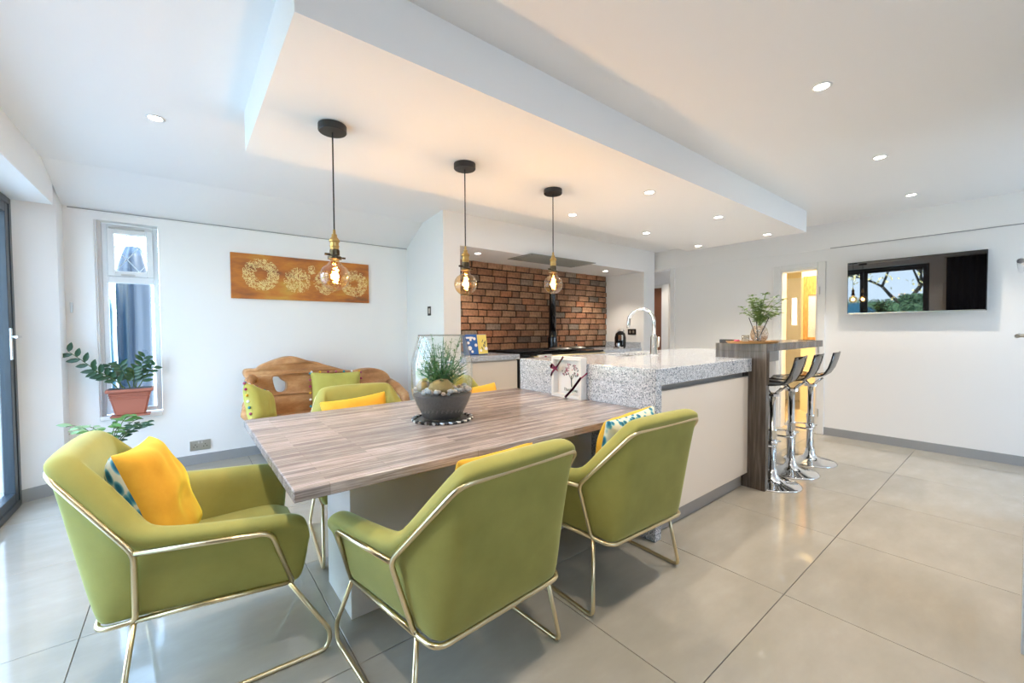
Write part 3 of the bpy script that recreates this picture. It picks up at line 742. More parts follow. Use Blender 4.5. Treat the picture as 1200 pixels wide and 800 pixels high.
# gnarled left arm: several root strands
for q in range(5):
    y0 = 4.02+q*.06; zt_ = .66-.03*abs(q-2)
    pts = [(.62, y0, .42),(.50-.01*q, y0, .46),(.415+.01*q, y0+.01, .53),(.395+.012*q, y0+.02, zt_-.05),(.45, y0+.05, zt_-.02),(.52, y0+.10, zt_-.05)]
    pts = fillet(pts, .05, 3); b = B(); tube(b, pts, .042, 10)
    for vv in b.verts: vv.co += Vector(vv.normal if vv.normal.length else (0,0,1))*.012*noise.noise(vv.co*20)
    obj('arm_root', b, 'teak', bn, smooth=True)
b = B(); tube(b, [(.50,4.47,.80),(.46,4.36,.79),(.44,4.25,.74),(.42,4.15,.66)], .045, 10, taper=.6); obj('arm_root', b, 'teak', bn, smooth=True)
b = B(); tube(b, [(1.80,4.46,.66),(1.84,4.35,.62),(1.86,4.2,.55),(1.85,4.1,.42)], .05, 10); obj('arm_root', b, 'teak', bn, smooth=True)
def pompom_cushion(label, w_, loc, rot, seed):
    o = cushion('pompom_cushion', label, w_, w_*.85, .14, 'lime', 'lime', loc, rot, 'pompom edged cushions on the bench', seed)
    cols = ['inkpink', 'tealwrap', 'paper', 'yellow', 'ribbon']
    for e in range(4):
        for k in range(7):
            u = -.9+1.8*k/6; w2 = w_/2; h2 = w_*.425
            p = [(u*w2, 0, h2*.96), (u*w2, 0, -h2*.96), (w2*.96, 0, u*h2), (-w2*.96, 0, u*h2)][e]
            b = B(); bmesh.ops.create_icosphere(b, subdivisions=1, radius=.013, matrix=Matrix.Translation(p)); obj('pompom', b, cols[(k+e+seed) % 5], o, smooth=True)
    return o
pompom_cushion('lime green cushion with bright pompom edge at the left end of the root bench', .42, (.515, 4.11, .60), (R(-20), R(20), R(55)), 6)
pompom_cushion('lime green cushion leaning on the bench back, behind the far armchair', .50, (1.19, 4.28, .635), (R(-16), R(2), R(-4)), 7)

# ================================================================== ON THE TABLE
TX, TY = 1.067, 1.925
mt = thing('beaded_mat', 'round silver beaded mat under the glass terrarium', 'mat', (TX, TY, .77))
b = B(); lathe(b, [(.001,.001),(.145,.001),(.145,.006),(.001,.006)], seg=40, capb=False, capt=False); obj('mat_base', b, M['black'], mt)
for k in range(44):
    a = 2*PI*k/44; b = B(); tube(b, [(.140*math.cos(a),.140*math.sin(a),.0075),(.158*math.cos(a+.09),.158*math.sin(a+.09),.0075)], .0065, 6)
    obj('bead', b, 'steel' if k % 2 else 'black', mt)
te = thing('terrarium', 'large faceted clear glass terrarium with stones and a small plant on the table', 'terrarium', (TX, TY, .779))
prof = [(.096,0),(.116,.035),(.140,.085),(.153,.12),(.159,.15),(.160,.29),(.154,.32),(.121,.435)]
def poly_lathe(b, prof, seg, r_off=0):
    lathe(b, [(r-r_off, z) for r, z in prof], seg=seg, capb=True, capt=False)
b = B(); poly_lathe(b, prof, 40); obj('glass_jar', b, 'jar', te, smooth=True)
b = B(); tube(b, [(.121*math.cos(a), .121*math.sin(a), .435) for a in [2*PI*i/24 for i in range(24)]], .0035, 6, closed=True); obj('glass_rim', b, 'clearvase', te)
b = B(); lathe(b, [(.093,.004),(.113,.036),(.137,.086),(.150,.12),(.152,.128),(.10,.14),(.001,.145)], seg=40, capt=False); obj('soil', b, 'soil', te)
random.seed(3)
def rock(b, c, r, sq=.7, seed=0):
    r_ = bmesh.ops.create_icosphere(b, subdivisions=2, radius=r)
    for vv in r_['verts']:
        vv.co *= 1 + .22*noise.noise(vv.co/r*1.3 + Vector((seed, 0, 0))); vv.co.z *= sq; vv.co += Vector(c)
for k in range(80):
    a = random.uniform(0, 2*PI); r = math.sqrt(random.uniform(.35,1))*.140
    b = B(); rock(b, (r*math.cos(a), r*math.sin(a), .140+random.uniform(0,.022)), random.uniform(.009,.017), .75, k); obj('pebble', b, 'pebble', te, smooth=True)
for k, (x, y, r) in enumerate(((-.03,-.05,.066),(.05,.07,.05),(-.08,.05,.045))):
    b = B(); rock(b, (x, y, .165), r, .75, k*9); obj('mossy_rock', b, 'moss', te, smooth=True)
pl = obj('small_plant', B(), 'fern', te)
b = B()
for k in range(130):
    a = random.uniform(0, 2*PI); x = random.uniform(-.03,.03); y = .01+random.uniform(-.03,.03)
    ln = random.uniform(.16,.31); t = random.uniform(.10,.95)
    p = Vector((x, y, .14)); pts = [p]
    for s in range(5):
        p = p + Vector((math.cos(a)*t, math.sin(a)*t, 1-.25*s*t)).normalized()*ln/5
        if math.hypot(p.x, p.y) > .135: break
        pts.append(p.copy())
    if len(pts) < 3: continue
    tube(b, pts, .0012, 4)
    for q in range(1, len(pts)):
        for s in (-1, 1):
            for u in (0, .5):
                c = pts[q-1].lerp(pts[q], u); dd = Vector((random.uniform(-1,1), random.uniform(-1,1), random.uniform(-.1,.6)))
                leaf(b, c, dd, (0,0,1), random.uniform(.015,.028), .008)
obj('fern_fronds', b, 'fern', pl, kind='stuff')

pf = thing('box_frame', 'white box frame with printed tree leaning on the granite, tied with crimson ribbon', 'picture frame', (2.085, 1.98, .77))
# faces -x; y from -.14 to .14
b = B(); 
for q in ((-.14,-.118,0,.282),(.118,.14,0,.282),(-.118,.118,0,.022),(-.118,.118,.26,.282)): box(b, -.029, .029, *q, .001)
obj('frame', b, 'white', pf); obj('backing', bx(.018, .026, -.118, .118, .022, .26), 'paper', pf)
# printed tree: trunk, leaf marks, lettering (local plane x = .017), left of picture = +y
b = B(); tube(b, [(.0165,-.015,.07),(.0165,-.012,.11),(.0165,-.012,.15)], .004, 5); tube(b, [(.0165,-.012,.12),(.0165,.02,.17)], .002, 4); tube(b, [(.0165,-.012,.12),(.0165,-.05,.17)], .002, 4)
random.seed(11)
marks = []
for k in range(95):
    a = random.uniform(-.35, PI+.35); r = .055 + random.gauss(0,.014); yy = -.012 + r*1.15*math.cos(a); zz = .16 + r*math.sin(a)
    if abs(yy+.012) < .012 and zz > .17: continue
    marks.append((yy, zz))
for yy, zz in marks[::2]: leaf(b, (.0168, yy, zz), (0, random.uniform(-1,1), random.uniform(-1,1)), (1,0,0), .014, .008)
obj('tree_print', b, 'ink', pf)
b = B()
for yy, zz in marks[1::2]: leaf(b, (.0168, yy, zz), (0, random.uniform(-1,1), random.uniform(-1,1)), (1,0,0), .013, .007)
obj('leaf_print', b, 'inkpink', pf)
def text(name, s, size, loc, rot, m, parent=None, ext=.0005, align='CENTER', shear=0):
    cu = bpy.data.curves.new('t', 'FONT'); cu.body = s; cu.size = size; cu.extrude = ext; cu.align_x = align; cu.align_y = 'CENTER'; cu.shear = shear
    o = bpy.data.objects.new('t', cu); C.objects.link(o); dg = bpy.context.evaluated_depsgraph_get()
    me = bpy.data.meshes.new_from_object(o.evaluated_get(dg)); bpy.data.objects.remove(o); me.materials.clear()
    return obj(name, me, m, parent, loc=loc, rot=rot)
text('lettering', 'Thank you', .030, (.0160, .0, .050), (R(90), 0, R(-90)), 'ink', pf, shear=.3)
b = B()
def ribbon(b, pts, wd, n_):
    L_ = [b.verts.new(Vector(p)+Vector(n_)*wd/2) for p in pts]; Rr = [b.verts.new(Vector(p)-Vector(n_)*wd/2) for p in pts]
    for i in range(len(pts)-1): b.faces.new((L_[i], L_[i+1], Rr[i+1], Rr[i]))
ribbon(b, [(-.0305,.02,.283),(-.0305,.09,.20),(-.0305,.142,.155)], .013, (0,.7,.7))
ribbon(b, [(-.0305,.005,.002),(-.0305,-.07,.07),(-.0305,-.1405,.15),(.03,-.1415,.18)], .017, (0,.7,.7))
ribbon(b, [(-.031,.095,.20),(-.045,.115,.225),(-.045,.135,.205),(-.031,.095,.195)], .02, (0,.3,.9))
ribbon(b, [(-.031,.095,.20),(-.045,.07,.21),(-.045,.06,.185),(-.031,.095,.195)], .018, (0,.3,.9))
ribbon(b, [(-.031,.10,.198),(-.035,.125,.17),(-.035,.14,.14)], .014, (0,.7,.7))
bmesh.ops.solidify(b, geom=b.faces[:], thickness=.001)
obj('ribbon', b, 'ribbon', pf)

# ================================================================== ON THE BAR
ZB = 1.125
tr_ = thing('serving_tray', 'oval light oak serving tray on the breakfast bar', 'tray', (3.50, 1.345, ZB), R(-30))
b = B()
lathe(b, [(.001,0),(.17,0),(.185,.018),(.178,.018),(.165,.008),(.001,.008)], seg=36, capb=False, capt=False)
for vv in b.verts: vv.co.x *= 1.15; vv.co.y *= .70
obj('tray_dish', b, 'oak', tr_, smooth=False)
va = thing('vase', 'round speckled vase filled with fresh leafy branches, on the oak tray', 'vase', (3.575, 1.325, ZB+.009))
M['vase'] = mat('speckled_beige_glass', (.50,.42,.32), .2)
n = noisy(M['vase'], 60, coord(M['vase'])); r_ = ramp(M['vase'], [(.35,(.30,.24,.18)),(.6,(.62,.55,.45))], n.outputs[0]); L(M['vase'], r_.outputs[0], bsdf(M['vase']).inputs['Base Color'])
b = B(); lathe(b, [(.035,0),(.058,.03),(.064,.06),(.055,.10),(.042,.122),(.044,.128),(.038,.12),(.03,.10)], seg=28, capt=False); obj('vase_body', b, 'vase', va, smooth=True)
random.seed(5)
for k in range(26):
    a = 2*PI*k/26 + random.uniform(-.2,.2); sp_ = random.uniform(.05,1.0); ln = random.uniform(.17,.29)
    p = Vector((0,0,.10)); pts = [p.copy()]; 
    for s in range(6):
        d = Vector((math.cos(a)*sp_*(.35+.25*s), math.sin(a)*sp_*(.35+.25*s), 1.0-.13*s*sp_)).normalized(); p = p + d*ln/6; pts.append(p.copy())
    b = B(); tube(b, pts, .0018, 4)
    for q in range(2, 7):
        for s in range(5):
            dd = Vector((math.cos(a+s*1.6), math.sin(a+s*1.6), random.uniform(-.1,.7))); leaf(b, pts[q], dd, (0,0,1), random.uniform(.028,.042), .02)
    obj('branch', b, 'leafbar', va)
df = thing('reed_diffuser', 'clear bottle with black reed sticks on the oak tray, before the vase', 'diffuser', (3.465, 1.295, ZB+.009))
b = B(); lathe(b, [(.022,0),(.024,.01),(.022,.06),(.012,.08),(.012,.095)], seg=20, capt=False); obj('bottle', b, 'clearvase', df, smooth=True)
for dx, dy, h in ((-.05,.045,.19),(.045,-.06,.19),(.0,.01,.16)):
    b = B(); tube(b, [(0,0,.012),(dx,dy,h)], .0032, 6); obj('reed', b, 'black', df)
gc = thing('candle_glass', 'small clear candle glass left of the reed diffuser on the tray', 'candle holder', (3.47, 1.385, ZB+.009))
b = B(); lathe(b, [(.020,0),(.026,.004),(.028,.055),(.026,.055),(.022,.008)], seg=20, capt=False); obj('glass', b, 'clearvase', gc, smooth=True)
b = B(); lathe(b, [(.022,.006),(.022,.025)], seg=16); obj('wax', b, 'paper', gc)
for k, (x, y, m_) in enumerate(((3.375,1.40,'ribbon'),(3.395,1.425,'inkpink'))):
    b = B(); rock(b, (0,0,.012), .014, .8, k*5); o = obj('petal_ball', b, m_, smooth=True, loc=(x, y, ZB+.008)); setp(o, ['deep red petal ball at the left end of the oak tray','pink petal ball beside the red one on the oak tray'][k], 'ornament')
o = obj('small_box', bx(-.035, .035, -.05, .05, 0, .028, bev=.003), 'black', loc=(3.52, 1.545, ZB)); setp(o, 'small flat dark box lying on the bar behind the oak tray', 'box')
ph = obj('phone', bx(-.035,.035,-.06,.06,0,.006,bev=.002), 'blackgloss', loc=(4.68,1.32,ZB)); setp(ph, 'flat black phone lying at the far end of the bar', 'phone')

# ================================================================== TV
tv = thing('television', 'wide black wall mounted television reflecting the garden', 'television', (5.72, .735, 1.675)); tv.rotation_euler = (0, R(-1.8), 0)
b = B(); box(b, 0, .03, -.505, .505, -.28, .275, .003); obj('bezel', b, 'black', tv)
M['screen'] = mat('dark_screen_glass', (.004,.004,.005), .015); bsdf(M['screen']).inputs['Specular IOR Level'].default_value = 1.0; bsdf(M['screen']).inputs['IOR'].default_value = 1.6
b = B()
NY, NZ = 1, 1
box(b, -.003, 0, -.499, .499, -.268, .269); obj('screen', b, 'screen', tv)
obj('lower_trim', bx(-.004, .0, -.499, .499, -.279, -.271), 'steel', tv)
b = B(); box(b, .03, .045, -.2, .2, -.15, .15); box(b, .045, .104, -.05, .05, -.06, .05); obj('wall_bracket', b, 'black', tv)

# tall cabinet bank at the right edge
fc = thing('tall_cabinet', 'tall pale gloss cabinet bank with bar handles at the right edge', 'cabinet', (2.27, -.020, 0))
M['palegloss'] = mat('pale_gloss_blue_grey', (.55,.60,.68), .12)
obj('cabinet_body', bx(0, 1.9, -.62, 0, 0, 1.26, bev=.002), 'palegloss', fc)
b = B()
for k in range(3): obj('door_panel', bx(.01+.63*k, .63*(k+1), .0, .012, .09, 1.25, bev=.002), 'palegloss', fc)
ov = thing('oven_stack', 'black fronted built in oven above the pale cabinet at the right edge', 'oven', (2.50, -.03, 1.26))
obj('oven_body', bx(.2, 1.4, -.60, -.01, 0, .75, bev=.003), 'white', ov)
for zz in (1.52, 1.182):
    pass
b = B(); 
h = obj('bar_handle', tube(tube(tube(B(), [(.42,.052,.275),(.95,.052,.275)], .012, 8), [(.50,-.01,.275),(.50,.052,.275)], .009, 6), [(.90,-.01,.275),(.90,.052,.275)], .009, 6), 'chrome', ov)
h2 = obj('bar_handle', tube(tube(tube(B(), [(.63,.045,1.20),(1.2,.045,1.20)], .009, 8), [(.70,.01,1.20),(.70,.045,1.20)], .007, 6), [(1.1,.01,1.20),(1.1,.045,1.20)], .007, 6), 'steel', fc)

# ================================================================== KITCHEN RUN
kc = thing('base_cabinet', 'cream base cabinet with stone worktop left of the range cooker', 'cabinet', (2.255, 3.66, 0))
obj('cabinet_body', bx(0, .80, .08, .70, .10, .90), 'cream', kc)
obj('cabinet_door', bx(.005, .80, .06, .08, .115, .885, bev=.002), 'cream', kc)
obj('worktop', bx(0, .815, .03, .70, .90, .955, bev=.003), 'granite', kc)
obj('toe_kick', bx(0, .80, .12, .14, 0, .10), 'plinth', kc)
rc = thing('range_cooker', 'wide black range cooker with brass rail under the brick wall', 'cooker', (3.08, 3.66, 0))
obj('cooker_body', bx(0, 1.50, .06, .70, .08, .935, bev=.004), 'black', rc)
obj('hob_top', bx(-.0, 1.50, .02, .70, .935, .955, bev=.003), 'blackgloss', rc)
b = B(); tube(b, fillet([(.20,.06,.915),(.20,-.015,.915),(1.49,-.015,.915),(1.49,.06,.915)], .04), .014, 10); obj('towel_rail', b, 'brass', rc)
for k in range(4):
    x0 = .08+.35*k; b = B()
    for q in range(4): tube(b, [(x0+.09*q, .12, .975),(x0+.09*q, .62, .975)], .007, 5)
    for yy in (.12,.37,.62): tube(b, [(x0, yy, .975),(x0+.27, yy, .975)], .007, 5)
    for q, yy in ((0,.12),(3,.12),(0,.62),(3,.62)): tube(b, [(x0+.09*q, yy, .955),(x0+.09*q, yy, .975)], .006, 5)
    obj('pan_grate', b, 'black', rc)
for k in range(3): obj('oven_door', bx(.03+.49*k, .49+.49*k, .035, .06, .15, .80, bev=.004), 'blackgloss', rc)
for k in range(7):
    b = B(); lathe(b, [(.022,.0),(.022,-.03),(.016,-.035)], c=(.12+.2*k,.06,.87), seg=14, axis='y'); obj('knob', b, 'brass', rc)
for (x, y, r, lb) in ((3.95,3.90,.15,'round steel pan lid resting on the left side of the hob by the black pole'),(4.32,3.95,.13,'smaller steel pan lid on the right of the hob')):
    t = thing('pan_lid', lb, 'pan lid', (x, y, .983)); b = B(); lathe(b, [(r,0),(r,.006),(r*.7,.018),(.02,.028),(.001,.028)], seg=32, capt=False); obj('lid', b, 'steel', t, smooth=True)
    b = B(); lathe(b, [(.008,.026),(.008,.04),(.018,.046),(.018,.052)], seg=14); obj('lid_knob', b, 'black', t)
t = thing('tea_towel', 'small white tea towel with a red motif on the cooker rail', 'towel', (3.42, 3.645, .93))
b = B(); box(b, -.11, .11, -.022, -.014, -.30, .0, .003); box(b, -.11, .11, -.022, .014, 0, .008, .003); box(b, -.11, .11, .014, .02, -.22, .0, .002); obj('cloth', b, 'paper', t)
b = B(); lathe(b, [(.001,0),(.022,0),(.022,.001),(.001,.001)], c=(0,-.0235,-.025), seg=12, axis='y', capb=False, capt=False); tube(b, [(-.018,-.0235,-.045),(.018,-.0235,-.045)], .003, 4); obj('red_motif', b, 'ribbon', t)
po = thing('flue_pole', 'tall tapering black pole with stepped base behind the range cooker', 'pole', (4.10, 4.20, .957))
b = B(); lathe(b, [(.085,0),(.085,.02),(.070,.03),(.066,.17),(.060,.18),(.052,.26)], seg=28); obj('stepped_base', b, 'blackgloss', po, smooth=False)
b = B(); lathe(b, [(.052,.25),(.042,.90),(.030,.94),(.001,.945)], seg=28, capt=False); obj('shaft', b, 'blackgloss', po, smooth=True)
kr = thing('corner_cabinet', 'stone topped base cabinet right of the range cooker', 'cabinet', (4.585, 3.66, 0))
obj('cabinet_body', bx(0, .91, .08, .70, 0, .90), 'cream', kr)
obj('worktop', bx(0, .913, .02, .70, .90, .955, bev=.003), 'granite', kr)
obj('upstand', bx(.893, .913, .04, .705, .955, 1.04, bev=.002), 'granite', kr)
cm = thing('coffee_machine', 'small rounded black pod coffee machine on the corner worktop', 'coffee machine', (5.20, 3.86, .955))
b = B(); lathe(b, [(.075,0),(.085,.02),(.085,.16),(.07,.22),(.04,.255),(.001,.265)], seg=24, capt=False); obj('machine_body', b, 'blackgloss', cm, smooth=True)
b = B(); box(b, -.10, -.06, -.10, -.03, .12, .20, .008); box(b, -.15, -.04, -.09, .02, 0, .02, .004); obj('spout', b, 'chrome', cm)
b = B(); lathe(b, [(.035,.0),(.035,.035)], c=(-.105,-.04,.0), seg=16); lathe(b, [(.022,.02),(.028,.08)], c=(-.11,-.04,0), seg=14); obj('cup', b, 'chrome', cm)
b = B(); tube(b, fillet([(.09,0,.24),(.05,-.02,.285),(-.05,-.02,.285),(-.08,0,.24)], .02), .008, 8); obj('lever', b, 'chrome', cm)
def plate(name, label, cat, face, c, wv, hv, m, holes):
    t = thing(name, label, cat, c); b = B()
    if face == 'y': box(b, -wv/2, wv/2, -.010, 0, -hv/2, hv/2, .003)
    else: box(b, -.010 if face == '-x' else 0, 0 if face == '-x' else .010, -wv/2, wv/2, -hv/2, hv/2, .003)
    obj('faceplate', b, m, t)
    for (u, z_, ww, hh, mm) in holes:
        if face == 'y': bb = bx(u-ww/2, u+ww/2, -.0125, -.010, z_-hh/2, z_+hh/2)
        else: bb = bx(-.0125, -.010, u-ww/2, u+ww/2, z_-hh/2, z_+hh/2)
        obj('switch' if ww > .02 or hh > .02 else 'pin_hole', bb, mm, t)
    return t
so = [(s*.037+d, z_, .006, .008, 'black') for s in (-1, 1) for d, z_ in ((-.012,-.012),(.012,-.012),(0,.008))] + [(-.012,.028,.012,.021,'white'),(.012,.028,.012,.021,'white')]
plate('wall_socket', 'double brushed steel wall socket low on the picture wall', 'socket', 'y', (.110, YP-.001, .175), .155, .092, 'steel', so)
plate('wall_socket', 'black double socket beside the coffee machine', 'socket', '-x', (5.499, 3.86, 1.20), .15, .09, 'black', [(.03,0,.03,.04,'steel'),(-.03,0,.03,.04,'steel')])
sw = plate('light_switch', 'small black light switch with grey rocker on the pillar side', 'switch', '-x', (2.105, 4.05, 1.45), .085, .10, 'black', [(0,0,.04,.055,'steel')])
plate('wall_control', 'slim grey window control on the strip of wall left of the window', 'switch', 'y', (-.695, YP-.001, 1.44), .018, .085, 'steel', [])
bk = thing('picture_tin', 'blue and yellow illustrated box leaning at the left of the brick wall', 'box', (2.62, 3.93, .956))
bk.rotation_euler = (R(-14), 0, R(-8))
obj('front_cover', bx(-.14, .14, -.03, .03, 0, .235, bev=.004), mat('blue_print', (.03,.13,.42), .35), bk)
b = B(); 
for q, (x0, x1, z0, z1) in enumerate(((.02,.138,.005,.23),)): box(b, x0, x1, -.0315, -.030, z0, z1)
obj('yellow_panel', b, mat('pale_yellow_print', (.80,.66,.16), .4), bk)
b = B(); random.seed(8)
for k in range(9):
    x = random.uniform(-.11,.12); z_ = random.uniform(.03,.20); lathe(b, [(.001,0),(random.uniform(.012,.026),0),(.015,.0006),(.001,.0006)], c=(x,-.0325,z_), seg=10, axis='y', capb=False, capt=False)
box(b, -.12, -.03, -.0325, -.031, .185, .205); obj('white_figures', b, 'paper', bk)
b = B()
for k in range(6):
    x = random.uniform(.03,.12); z_ = random.uniform(.03,.20); tube(b, [(x,-.033,z_),(x+random.uniform(-.02,.02),-.033,z_+.03)], .004, 5)
obj('dark_figures', b, 'ink', bk)
# extractor grille
gr = thing('extractor_grille', 'grey slatted extractor grille in the recess ceiling above the cooker', 'vent', (3.68, 3.755, 2.11))
M['grille'] = mat('grille_grey', (.30,.30,.27), .5)
obj('grille_frame', bx(-.56, .56, -.225, .225, -.008, 0, bev=.002), 'grille', gr)
for k in range(9): obj('slat', bx(-.53, .53, -.20+.046*k, -.18+.046*k, -.016, -.008, bev=.001), 'grille', gr)

# ================================================================== CANVAS
cv = thing('wall_canvas', 'long copper orange canvas with gold calligraphy roundels on the picture wall', 'painting', (1.045, YP-.030, 1.785))
obj('canvas_panel', bx(-.668, .668, 0, .028, -.222, .222, bev=.002), 'canvas', cv)
random.seed(21)
def roundel(cx, cz, r0, r1, n_, stem=None):
    b = B()
    for k in range(n_):
        a = random.uniform(0, 2*PI); r = math.sqrt(random.uniform(r0*r0, r1*r1)); x = cx+r*math.cos(a); z_ = cz+r*math.sin(a)
        rr = random.uniform(.006,.014); a0 = random.uniform(0, 2*PI); da = random.uniform(1.2, 4.2)
        pts = [(x+rr*math.cos(a0+da*i/5), -.001, z_+rr*math.sin(a0+da*i/5)) for i in range(6)]
        if max(math.hypot(p[0]-cx, p[2]-cz) for p in pts) > r1+.004: continue
        tube(b, pts, random.uniform(.0013,.0021), 4)
    if stem: 
        for sx_, z0, z1 in stem: tube(b, [(sx_, -.001, z0),(sx_, -.001, z1)], .003, 4)
    return obj('gold_roundel', b, 'gold', cv, kind='stuff')
roundel(-.415, .025, .060, .160, 520)
roundel(-.085, -.015, .012, .130, 330, [(-.085,.0,.125),(-.06,-.05,.05)])
roundel(.055, .108, 0, .045, 50)
roundel(.200, -.020, .010, .130, 320, [(.205,-.02,.115)])
roundel(.500, -.010, .045, .150, 430)

# ================================================================== PLANTS
random.seed(14)
zz = thing('potted_plant', 'glossy dark leaved plant in a long terracotta trough on the window sill', 'plant', (-.355, YP-.075, wz0+.013))
b = B(); box(b, -.125, .125, -.07, .075, 0, .012, .003); obj('saucer', b, 'terracotta', zz)
b = B(); 
def trough(b, x0, x1, y0, y1, z0, z1, gx, gy):
    a = [(-x0,-y0,z0),(x0,-y0,z0),(x0,y0,z0),(-x0,y0,z0)]; c = [(-x0-gx,-y0-gy,z1),(x0+gx,-y0-gy,z1),(x0+gx,y0+gy,z1),(-x0-gx,y0+gy,z1)]
    va_ = [b.verts.new(p) for p in a]; vc = [b.verts.new(p) for p in c]; b.faces.new(va_[::-1]); 
    for i in range(4): b.faces.new((va_[i], va_[(i+1)%4], vc[(i+1)%4], vc[i]))
    b.faces.new(vc)
    bmesh.ops.bevel(b, geom=b.edges[:], offset=.012, segments=3, affect='EDGES')
trough(b, .095, 0, .05, 0, .012, .212, .04, .018)
obj('pot', b, 'terracotta', zz, smooth=False)
b = B(); box(b, -.150, .150, -.078, .078, .205, .232, .006, seg=2); obj('pot_rim', b, 'terracotta', zz)
for q in range(3): obj('pot_ridge', bx(-.125-.004*q, .125+.004*q, -.069-.002*q, .069+.002*q, .150+.018*q, .156+.018*q, bev=.002), 'terracotta', zz)
obj('soil', bx(-.135,.135,-.062,.062,.225,.236), 'soil', zz)
def zz_stem(base, tip, n_, ls, bend=.1, m_='leafdark'):
    base, tip = Vector(base), Vector(tip); pts = []
    for i in range(9):
        t_ = i/8; p = base.lerp(tip, t_); p.z += bend*math.sin(t_*PI)*.6; pts.append(p)
    s = obj('plant_stem', tube(B(), pts, .005, 6, taper=.4), 'stem', zz)
    for i in range(n_):
        t_ = .25+.75*i/(n_-1); q = t_*8; k = min(int(q), 7); p = pts[k].lerp(pts[k+1], q-k); d = (pts[k+1]-pts[k]).normalized()
        side = d.cross(Vector((0,1,.2))).normalized()*(1 if i % 2 else -1)
        b = B(); leaf(b, (0,0,0), d*.6+side*.9+Vector((0,-.15,0)), Vector((0,-1,.15)), ls*random.uniform(.8,1.1), ls*.45); obj('leaf', b, m_, s, loc=p, smooth=True)
zz_stem((-.07,0,.23), (-.345,-.06,.56), 11, .085, .02)
zz_stem((-.03,0,.23), (-.20,-.10,.40), 9, .08, .04)
zz_stem((.0,0,.23), (-.06,-.06,.44), 10, .075, .03)
zz_stem((.03,0,.23), (.10,-.05,.50), 10, .08, .03)
zz_stem((.05,0,.23), (.16,-.04,.42), 8, .07, .03)
zz_stem((-.05,.02,.23), (-.12,.0,.43), 8, .07, .03)
zz_stem((.02,.02,.23), (.03,-.08,.40), 9, .07, .02, 'leafdark')
pp = thing('trailing_plant', 'pale variegated trailing plant on a small stand behind the end armchair', 'plant', (-.43, 4.15, 0))
b = B(); lathe(b, [(.10,.0),(.10,.02),(.02,.03),(.02,.20),(.09,.22),(.09,.235)], seg=20); obj('stand', b, 'white', pp)
b = B(); lathe(b, [(.07,.236),(.10,.38),(.105,.39),(.09,.385),(.06,.34)], seg=24, capt=False); obj('pot', b, 'white', pp)
b = B(); lathe(b, [(.001,.37),(.092,.37)], seg=20, capb=False, capt=False); obj('soil', b, 'soil', pp)
def vine(dx, dy, h, m_, n_=8, ls=.06):
    pts = []
    for i in range(8):
        t_ = i/7; pts.append(Vector((dx*t_, dy*t_, .37 + h*math.sin(min(t_*1.9, PI)*.82) - max(0, t_-.6)*abs(h)*.3)))
    s = obj('vine', tube(B(), pts, .003, 5), 'stem', pp)
    for i in range(n_):
        q = (i+.8)/n_*6.9; k = int(q); p = pts[k].lerp(pts[k+1], q-k); a = random.uniform(0, 2*PI)
        b = B(); dd = Vector((math.cos(a), math.sin(a), random.uniform(0,.5))); leaf(b, (0,0,0), dd, (0,-.5,1), ls*random.uniform(.8,1.25), ls*.62); obj('leaf', b, m_, s, loc=p, smooth=True)
for a, h, m_ in ((2.6,.20,'leafpale'),(3.0,.24,'leafpale'),(2.2,.20,'leafpale'),(.3,.20,'leafdark'),(.0,.18,'leafdark'),(-.5,.20,'leafdark'),(1.4,.23,'leaf'),(1.0,.26,'leaf'),(-1.2,.22,'leaf'),(-2.0,.21,'leaf'),(-2.6,.20,'leafpale'),(.6,.23,'leaf')):
    vine(math.cos(a)*.22, math.sin(a)*.16, h, m_)
for a in (3.4, 3.8, 4.1):
    pts = [Vector((math.cos(a)*.10*t_**.5+math.cos(a)*.10*t_, math.sin(a)*.10*t_**.5+math.sin(a)*.1*t_, .38-.32*t_*t_)) for t_ in [i/7 for i in range(8)]]
    s = obj('vine', tube(B(), pts, .003, 5), 'stem', pp)
    for i in range(1, 8):
        b = B(); aa = random.uniform(0, 6.28); leaf(b, (0,0,0), (math.cos(aa), math.sin(aa), -.3), (0,-.5,1), .06, .04); obj('leaf', b, 'leafpale' if i % 2 else 'leaf', s, loc=pts[i], smooth=True)

# ================================================================== CURTAIN (seen in the television)
b = B(); n_ = 70; top = []; bot = []
for i in range(n_):
    y = .05 + .98*i/(n_-1); x = -.68 + .035*math.sin(i*.85)
    top.append(b.verts.new((x, y, 2.25))); bot.append(b.verts.new((x, y, .02)))
for i in range(n_-1): b.faces.new((top[i], top[i+1], bot[i+1], bot[i]))
bmesh.ops.solidify(b, geom=b.faces[:], thickness=.004)
ct = thing('curtain', 'dark floor length curtain on the left wall beside the folding doors', 'curtain', (0,0,0)); obj('curtain_cloth', b, 'curtain', ct, smooth=True)
obj('curtain_rail', tube(B(), [(-.68,.0,2.26),(-.68,1.06,2.26)], .012, 8), 'steel', ct)

# ================================================================== HALL BEYOND THE FAR DOOR
hm = thing('hall_mirror', 'rustic wooden framed panel of glittering glass in the lit hall', 'mirror', (7.28, 2.005, 1.53))
M['glit'] = mat('glitter_glass', (.7,.72,.75), .15); n = N(M['glit'], 'ShaderNodeTexVoronoi'); n.inputs['Scale'].default_value = 30; r_ = ramp(M['glit'], [(0,(.12,.12,.14)),(.5,(.5,.55,.6))], n.outputs['Distance']); L(M['glit'], r_.outputs[0], bsdf(M['glit']).inputs['Base Color'])
b = B(); box(b, -.02, .02, -.09, -.07, -.50, .48, .004); box(b, -.02, .02, .03, .09, -.50, .48, .004); box(b, -.02, .02, -.07, .03, .20, .48, .004); box(b, -.02, .02, -.07, .03, -.50, -.42, .004); obj('frame', b, 'woodframe', hm)
obj('glass_panel', bx(.0, .01, -.07, .03, -.42, .20), 'glit', hm)
